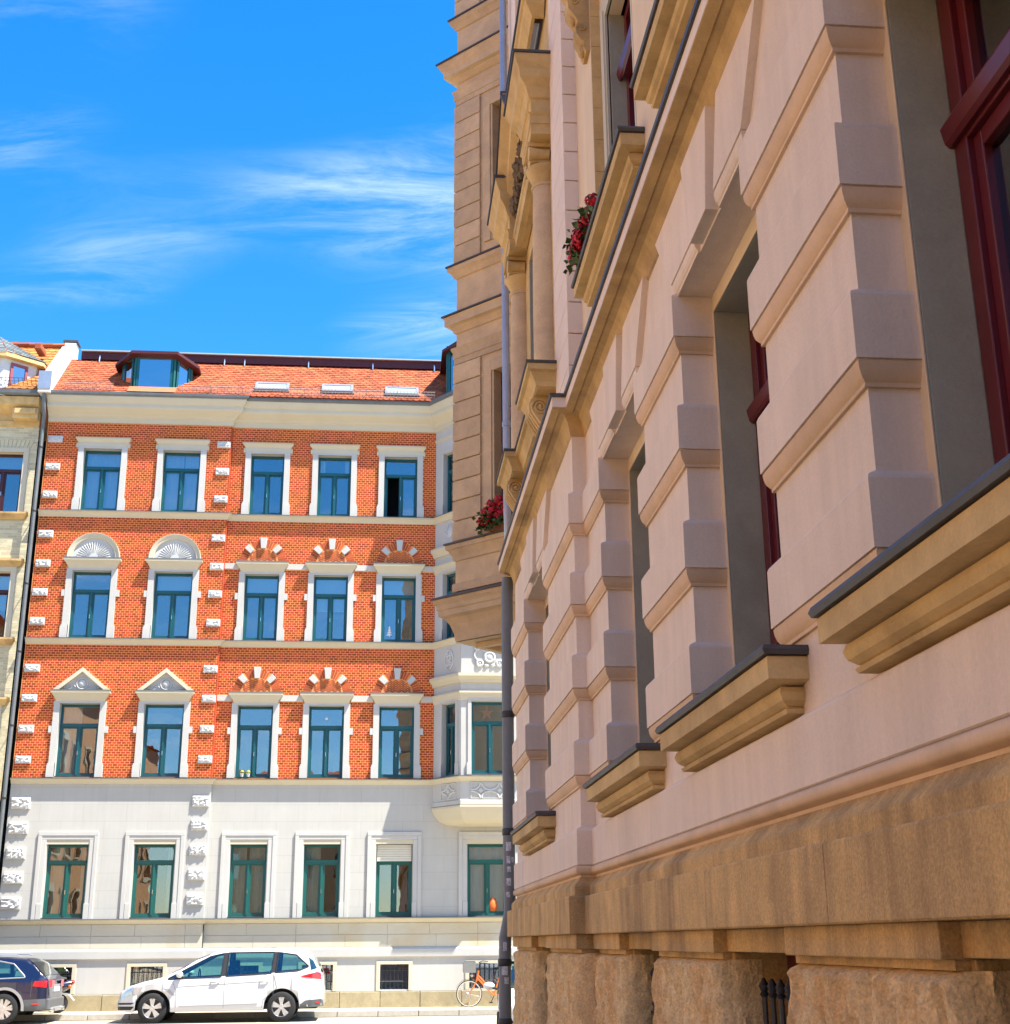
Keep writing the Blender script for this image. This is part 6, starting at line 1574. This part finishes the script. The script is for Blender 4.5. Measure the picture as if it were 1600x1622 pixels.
# --- scooter behind the estate
sp = on_y(103, 1600, 36.1)
sc = thing('motor_scooter', 'dark blue motor scooter parked on the pavement behind the estate car', 'scooter', (sp.x - .78, 36.05, PAVE), R(192))
for x in (.60, -.60):
    q = MB(); q.lathe([(.12, -.045), (.19, -.05), (.22, -.03), (.228, 0), (.22, .03), (.19, .05), (.12, .045), (.12, -.045)], (x, 0, .228), 24, axis='y'); W = lpart('wheel', q, 'tyre', sc)
    q = MB(); q.lathe([(0, .03), (.05, .035), (.12, .02), (.12, -.02), (.05, -.035), (0, -.03)], (x, 0, .228), 16, axis='y'); lpart('rim', q, 'alloy', W)
def hull(secs, n=12):
    mb = MB(); v = []
    for (x, z, hy, hz) in secs:
        for k in range(n): a = 2 * PI * k / n; v.append((x, hy * math.cos(a), z + hz * math.sin(a)))
    mb.add(v, [(i * n + k, i * n + (k + 1) % n, (i + 1) * n + (k + 1) % n, (i + 1) * n + k) for i in range(len(secs) - 1) for k in range(n)], True)
    mb.add(v[:n], [list(range(n))]); mb.add(v[-n:], [list(range(n))]); return mb
lpart('rear_body', hull([(-.92, .72, .06, .04), (-.80, .66, .13, .12), (-.55, .58, .17, .17), (-.25, .55, .16, .17), (-.05, .45, .13, .12)]), 'blue_car', sc)
lpart('seat', hull([(-.75, .80, .10, .03), (-.55, .82, .14, .05), (-.15, .79, .13, .05), (.0, .76, .08, .03)]), 'seat_dark', sc)
q = MB(); q.box(-.12, .36, -.15, .15, .26, .34); lpart('footboard', q, 'grey_trim', sc, bevel=.03)
q = MB(); q.prism([(.34, .28), (.42, .28), (.62, .62), (.52, .98), (.46, .98), (.52, .62)], lambda x, z_, y: (x, y, z_), -.19, .19); lpart('leg_shield', q, 'blue_car', sc, bevel=.03)
q = MB(); q.prism([(.42, .46), (.80, .44), (.66, .50), (.50, .52)], lambda x, z_, y: (x, y, z_), -.07, .07); lpart('front_mudguard', q, 'blue_car', sc, bevel=.02)
q = MB(); q.tube([(.60, 0, .23), (.50, 0, .95), (.48, 0, 1.0)], .025, 8); lpart('fork', q, 'silver_trim', sc)
q = MB(); q.tube([(.40, -.32, 1.03), (.47, -.12, 1.02), (.47, .12, 1.02), (.40, .32, 1.03)], .016, 8); hbz = lpart('handlebar', q, 'black_plastic', sc)
for sd in (1, -1):
    q = MB(); q.tube([(.44, sd * .25, 1.03), (.42, sd * .30, 1.16)], .006, 5); q.ball((.41, sd * .32, 1.19), (.02, .06, .04), 10, 6); lpart('mirror', q, 'black_plastic', hbz)
q = MB(); q.ball((.56, 0, .99), (.07, .11, .07), 10, 8); lpart('headlamp', q, 'lamp_clear', sc)
q = MB(); q.ball((-.91, 0, .72), (.045, .10, .055), 12, 8); lpart('tail_light', q, 'tail_red', sc)
for sd in (1, -1): q = MB(); q.ball((-.84, sd * .13, .62), (.05, .04, .045), 10, 6); lpart('indicator', q, 'indicator_orange', sc)
q = MB(); q.tube([(-.2, -.15, .26), (-.5, -.17, .28), (-.78, -.17, .34)], .045, 10); lpart('exhaust_pipe', q, 'chrome', sc)
q = MB(); q.prism([(-.86, .44), (-.98, .30), (-.95, .29), (-.82, .43)], lambda x, z_, y: (x, y, z_), -.08, .08); lpart('mudflap', q, 'number_plate', sc)
q = MB(); q.box(-.5, .1, -.09, .09, .22, .42); lpart('engine_case', q, 'grey_trim', sc, bevel=.03)

# --- orange bicycle leaning at the wall
bp = on_y(743, 1576, 36.55)
bk_ = thing('bicycle', 'orange step-through bicycle with a grey front basket leaning at the wall', 'bicycle', (bp.x, 36.52, PAVE), PI)
bk_.rotation_euler = (R(-5), 0, PI)
def bwheel(x, nm_='wheel'):
    q = MB(); r = .335
    q.lathe([(r - .022, -.016), (r - .006, -.019), (r, 0), (r - .006, .019), (r - .022, .016)], (x, 0, r), 40, axis='y'); W = lpart(nm_, q, 'tyre', bk_)
    q = MB(); q.lathe([(r - .021, -.012), (r - .045, -.010), (r - .048, 0), (r - .045, .010), (r - .021, .012)], (x, 0, r), 40, axis='y')
    for k in range(24):
        a = 2 * PI * k / 24; a2 = a + (.35 if k % 2 else -.35); q.tube([(x + .02 * math.cos(a2), (-.02 if k % 4 < 2 else .02), r + .02 * math.sin(a2)), (x + (r - .045) * math.cos(a), 0, r + (r - .045) * math.sin(a))], .0022, 4, False)
    q.tube([(x, -.04, r), (x, .04, r)], .016, 8); lpart('rim', q, 'chrome', W)
    q = MB(); n = 20; a0, a1 = (R(20), R(150)) if x > -.5 else (R(30), R(180)); rr_ = r + .022
    q.grid(lambda u, v: (x + rr_ * math.cos(a0 + (a1 - a0) * u), -.028 + .056 * v, r + rr_ * math.sin(a0 + (a1 - a0) * u) + .006 * math.sin(PI * v)), n, 4); lpart('mudguard', q, 'black_plastic', bk_)
bwheel(0.0); bwheel(-1.07)
q = MB()
ht, hb_ = (-.24, 0, .90), (-.19, 0, .66); bb = (-.64, 0, .29); st_ = (-.80, 0, .82)
q.tube([ht, hb_], .021, 8); q.tube([(-.20, 0, .72), (-.42, 0, .50), (-.58, 0, .33), bb], .024, 8); q.tube([(-.21, 0, .80), (-.45, 0, .55), (-.69, 0, .45)], .018, 8); q.tube([bb, st_], .018, 8)
for sd in (1, -1): q.tube([bb, (-1.07, sd * .06, .335)], .010, 6); q.tube([(-.76, sd * .01, .70), (-1.07, sd * .06, .335)], .009, 6)
lpart('frame', q, 'bike_orange', bk_)
q = MB()
for sd in (1, -1): q.tube([(-.19, sd * .04, .66), (-.12, sd * .05, .52), (0, sd * .05, .335)], .013, 6)
q.tube([(-.19, -.05, .66), (-.19, .05, .66)], .018, 6); lpart('fork', q, 'bike_orange', bk_)
q = MB(); q.tube([(-.24, 0, .88), (-.27, 0, 1.08)], .014, 6); q.tube([(-.50, -.27, 1.09), (-.36, -.25, 1.11), (-.26, -.08, 1.09), (-.26, .08, 1.09), (-.36, .25, 1.11), (-.50, .27, 1.09)], .012, 6); lpart('handlebar', q, 'black_plastic', bk_)
q = MB(); q.ball((-.86, 0, .92), (.13, .08, .035), 12, 8); q.tube([st_, (-.83, 0, .91)], .013, 6); lpart('saddle', q, 'black_plastic', bk_)
q = MB(); q.box(-.16, .16, -.14, .14, .86, .88); q.box(-.16, -.15, -.14, .14, .88, 1.12); q.box(.15, .16, -.14, .14, .88, 1.12); q.box(-.15, .15, -.14, -.13, .88, 1.12); q.box(-.15, .15, .13, .14, .88, 1.12); lpart('basket', q, 'wicker', bk_)
q = MB(); q.ball((-.07, 0, .78), (.04, .04, .045), 10, 8); lpart('headlamp', q, 'lamp_clear', bk_)
q = MB(); q.lathe([(.085, -.006), (.09, 0), (.085, .006)], (-.64, .05, .29), 20, axis='y'); q.tube([(-.64, .06, .29), (-.56, .07, .13)], .01, 6); q.tube([(-.64, -.06, .29), (-.72, -.07, .45)], .01, 6); q.box(-.60, -.51, .07, .15, .12, .14); q.box(-.77, -.68, -.15, -.07, .44, .46); lpart('crank', q, 'black_plastic', bk_)
q = MB(); q.box(-1.30, -.86, -.07, .07, .72, .735); q.tube([(-1.25, .06, .72), (-1.07, .06, .335)], .006, 5); q.tube([(-1.25, -.06, .72), (-1.07, -.06, .335)], .006, 5); lpart('luggage_rack', q, 'black_plastic', bk_)

# ------------------------------------------------------------------ houses across the street, seen only in the panes
def plain_house(name, lab, x0, x1, y0, y1, h, m, face, roofm='roof_tile'):
    t = thing(name, lab, 'house', ((x0 + x1) / 2, (y0 + y1) / 2, 0)); q = MB()
    fn_ = {'+x': lambda u, d, z_: (x1 + d, u, z_), '+y': lambda u, d, z_: (u, y1 + d, z_)}[face]
    a, b = (y0, y1) if face == '+x' else (x0, x1); hol = []
    n = max(2, int((b - a) / 2.6))
    for k in range(n):
        c = a + (b - a) * (k + .5) / n
        for f in range(int((h - 2) / 3.7)): hol.append((c - .55, c + .55, 2.4 + 3.7 * f, 4.35 + 3.7 * f))
    panel(q, fn_, a, b, 0, h, hol, 0, .2)
    if face == '+x': q.box(x0, x1 - .25, y0, y1, 0, h)
    else: q.box(x0, x1, y0, y1 - .25, 0, h)
    obj('wall', q, m, t)
    for (u0, u1, z0, z1) in hol:
        w = MB(); w.prism([(u0, z0), (u1, z0), (u1, z1), (u0, z1)], lambda u, v, dd: fn_(u, dd, v), -.17, -.15); W = obj('pane', w, 'near_glass', t)
        w = MB()
        for c0, c1, e0, e1 in ((u0 - .12, u0, z0, z1), (u1, u1 + .12, z0, z1), (u0 - .12, u1 + .12, z1, z1 + .18), (u0 - .15, u1 + .15, z0 - .12, z0)): w.prism([(c0, e0), (c1, e0), (c1, e1), (c0, e1)], lambda u, v, dd: fn_(u, dd, v), .002, .06)
        obj('window_surround', w, 'cream_trim', t)
    r_ = MB()
    if face == '+x': r_.prism([(x0 - .3, h), (x1 + .4, h), ((x0 + x1) / 2, h + 4.2)], lambda x, z_, y: (x, y, z_), y0, y1)
    else: r_.prism([(y0 - .3, h), (y1 + .4, h), ((y0 + y1) / 2, h + 4.2)], lambda y, z_, x: (x, y, z_), x0, x1)
    obj('roof', r_, roofm, t)
plain_house('orange_house', 'long orange house across the street, reflected in the panes', -27, -16, -24, 20, 14.5, 'orange_facade', '+x')
plain_house('cream_house', 'cream house at the end of the street, reflected in the panes', -15, -1.5, -40, -28, 10.5, 'yellow_facade', '+y')
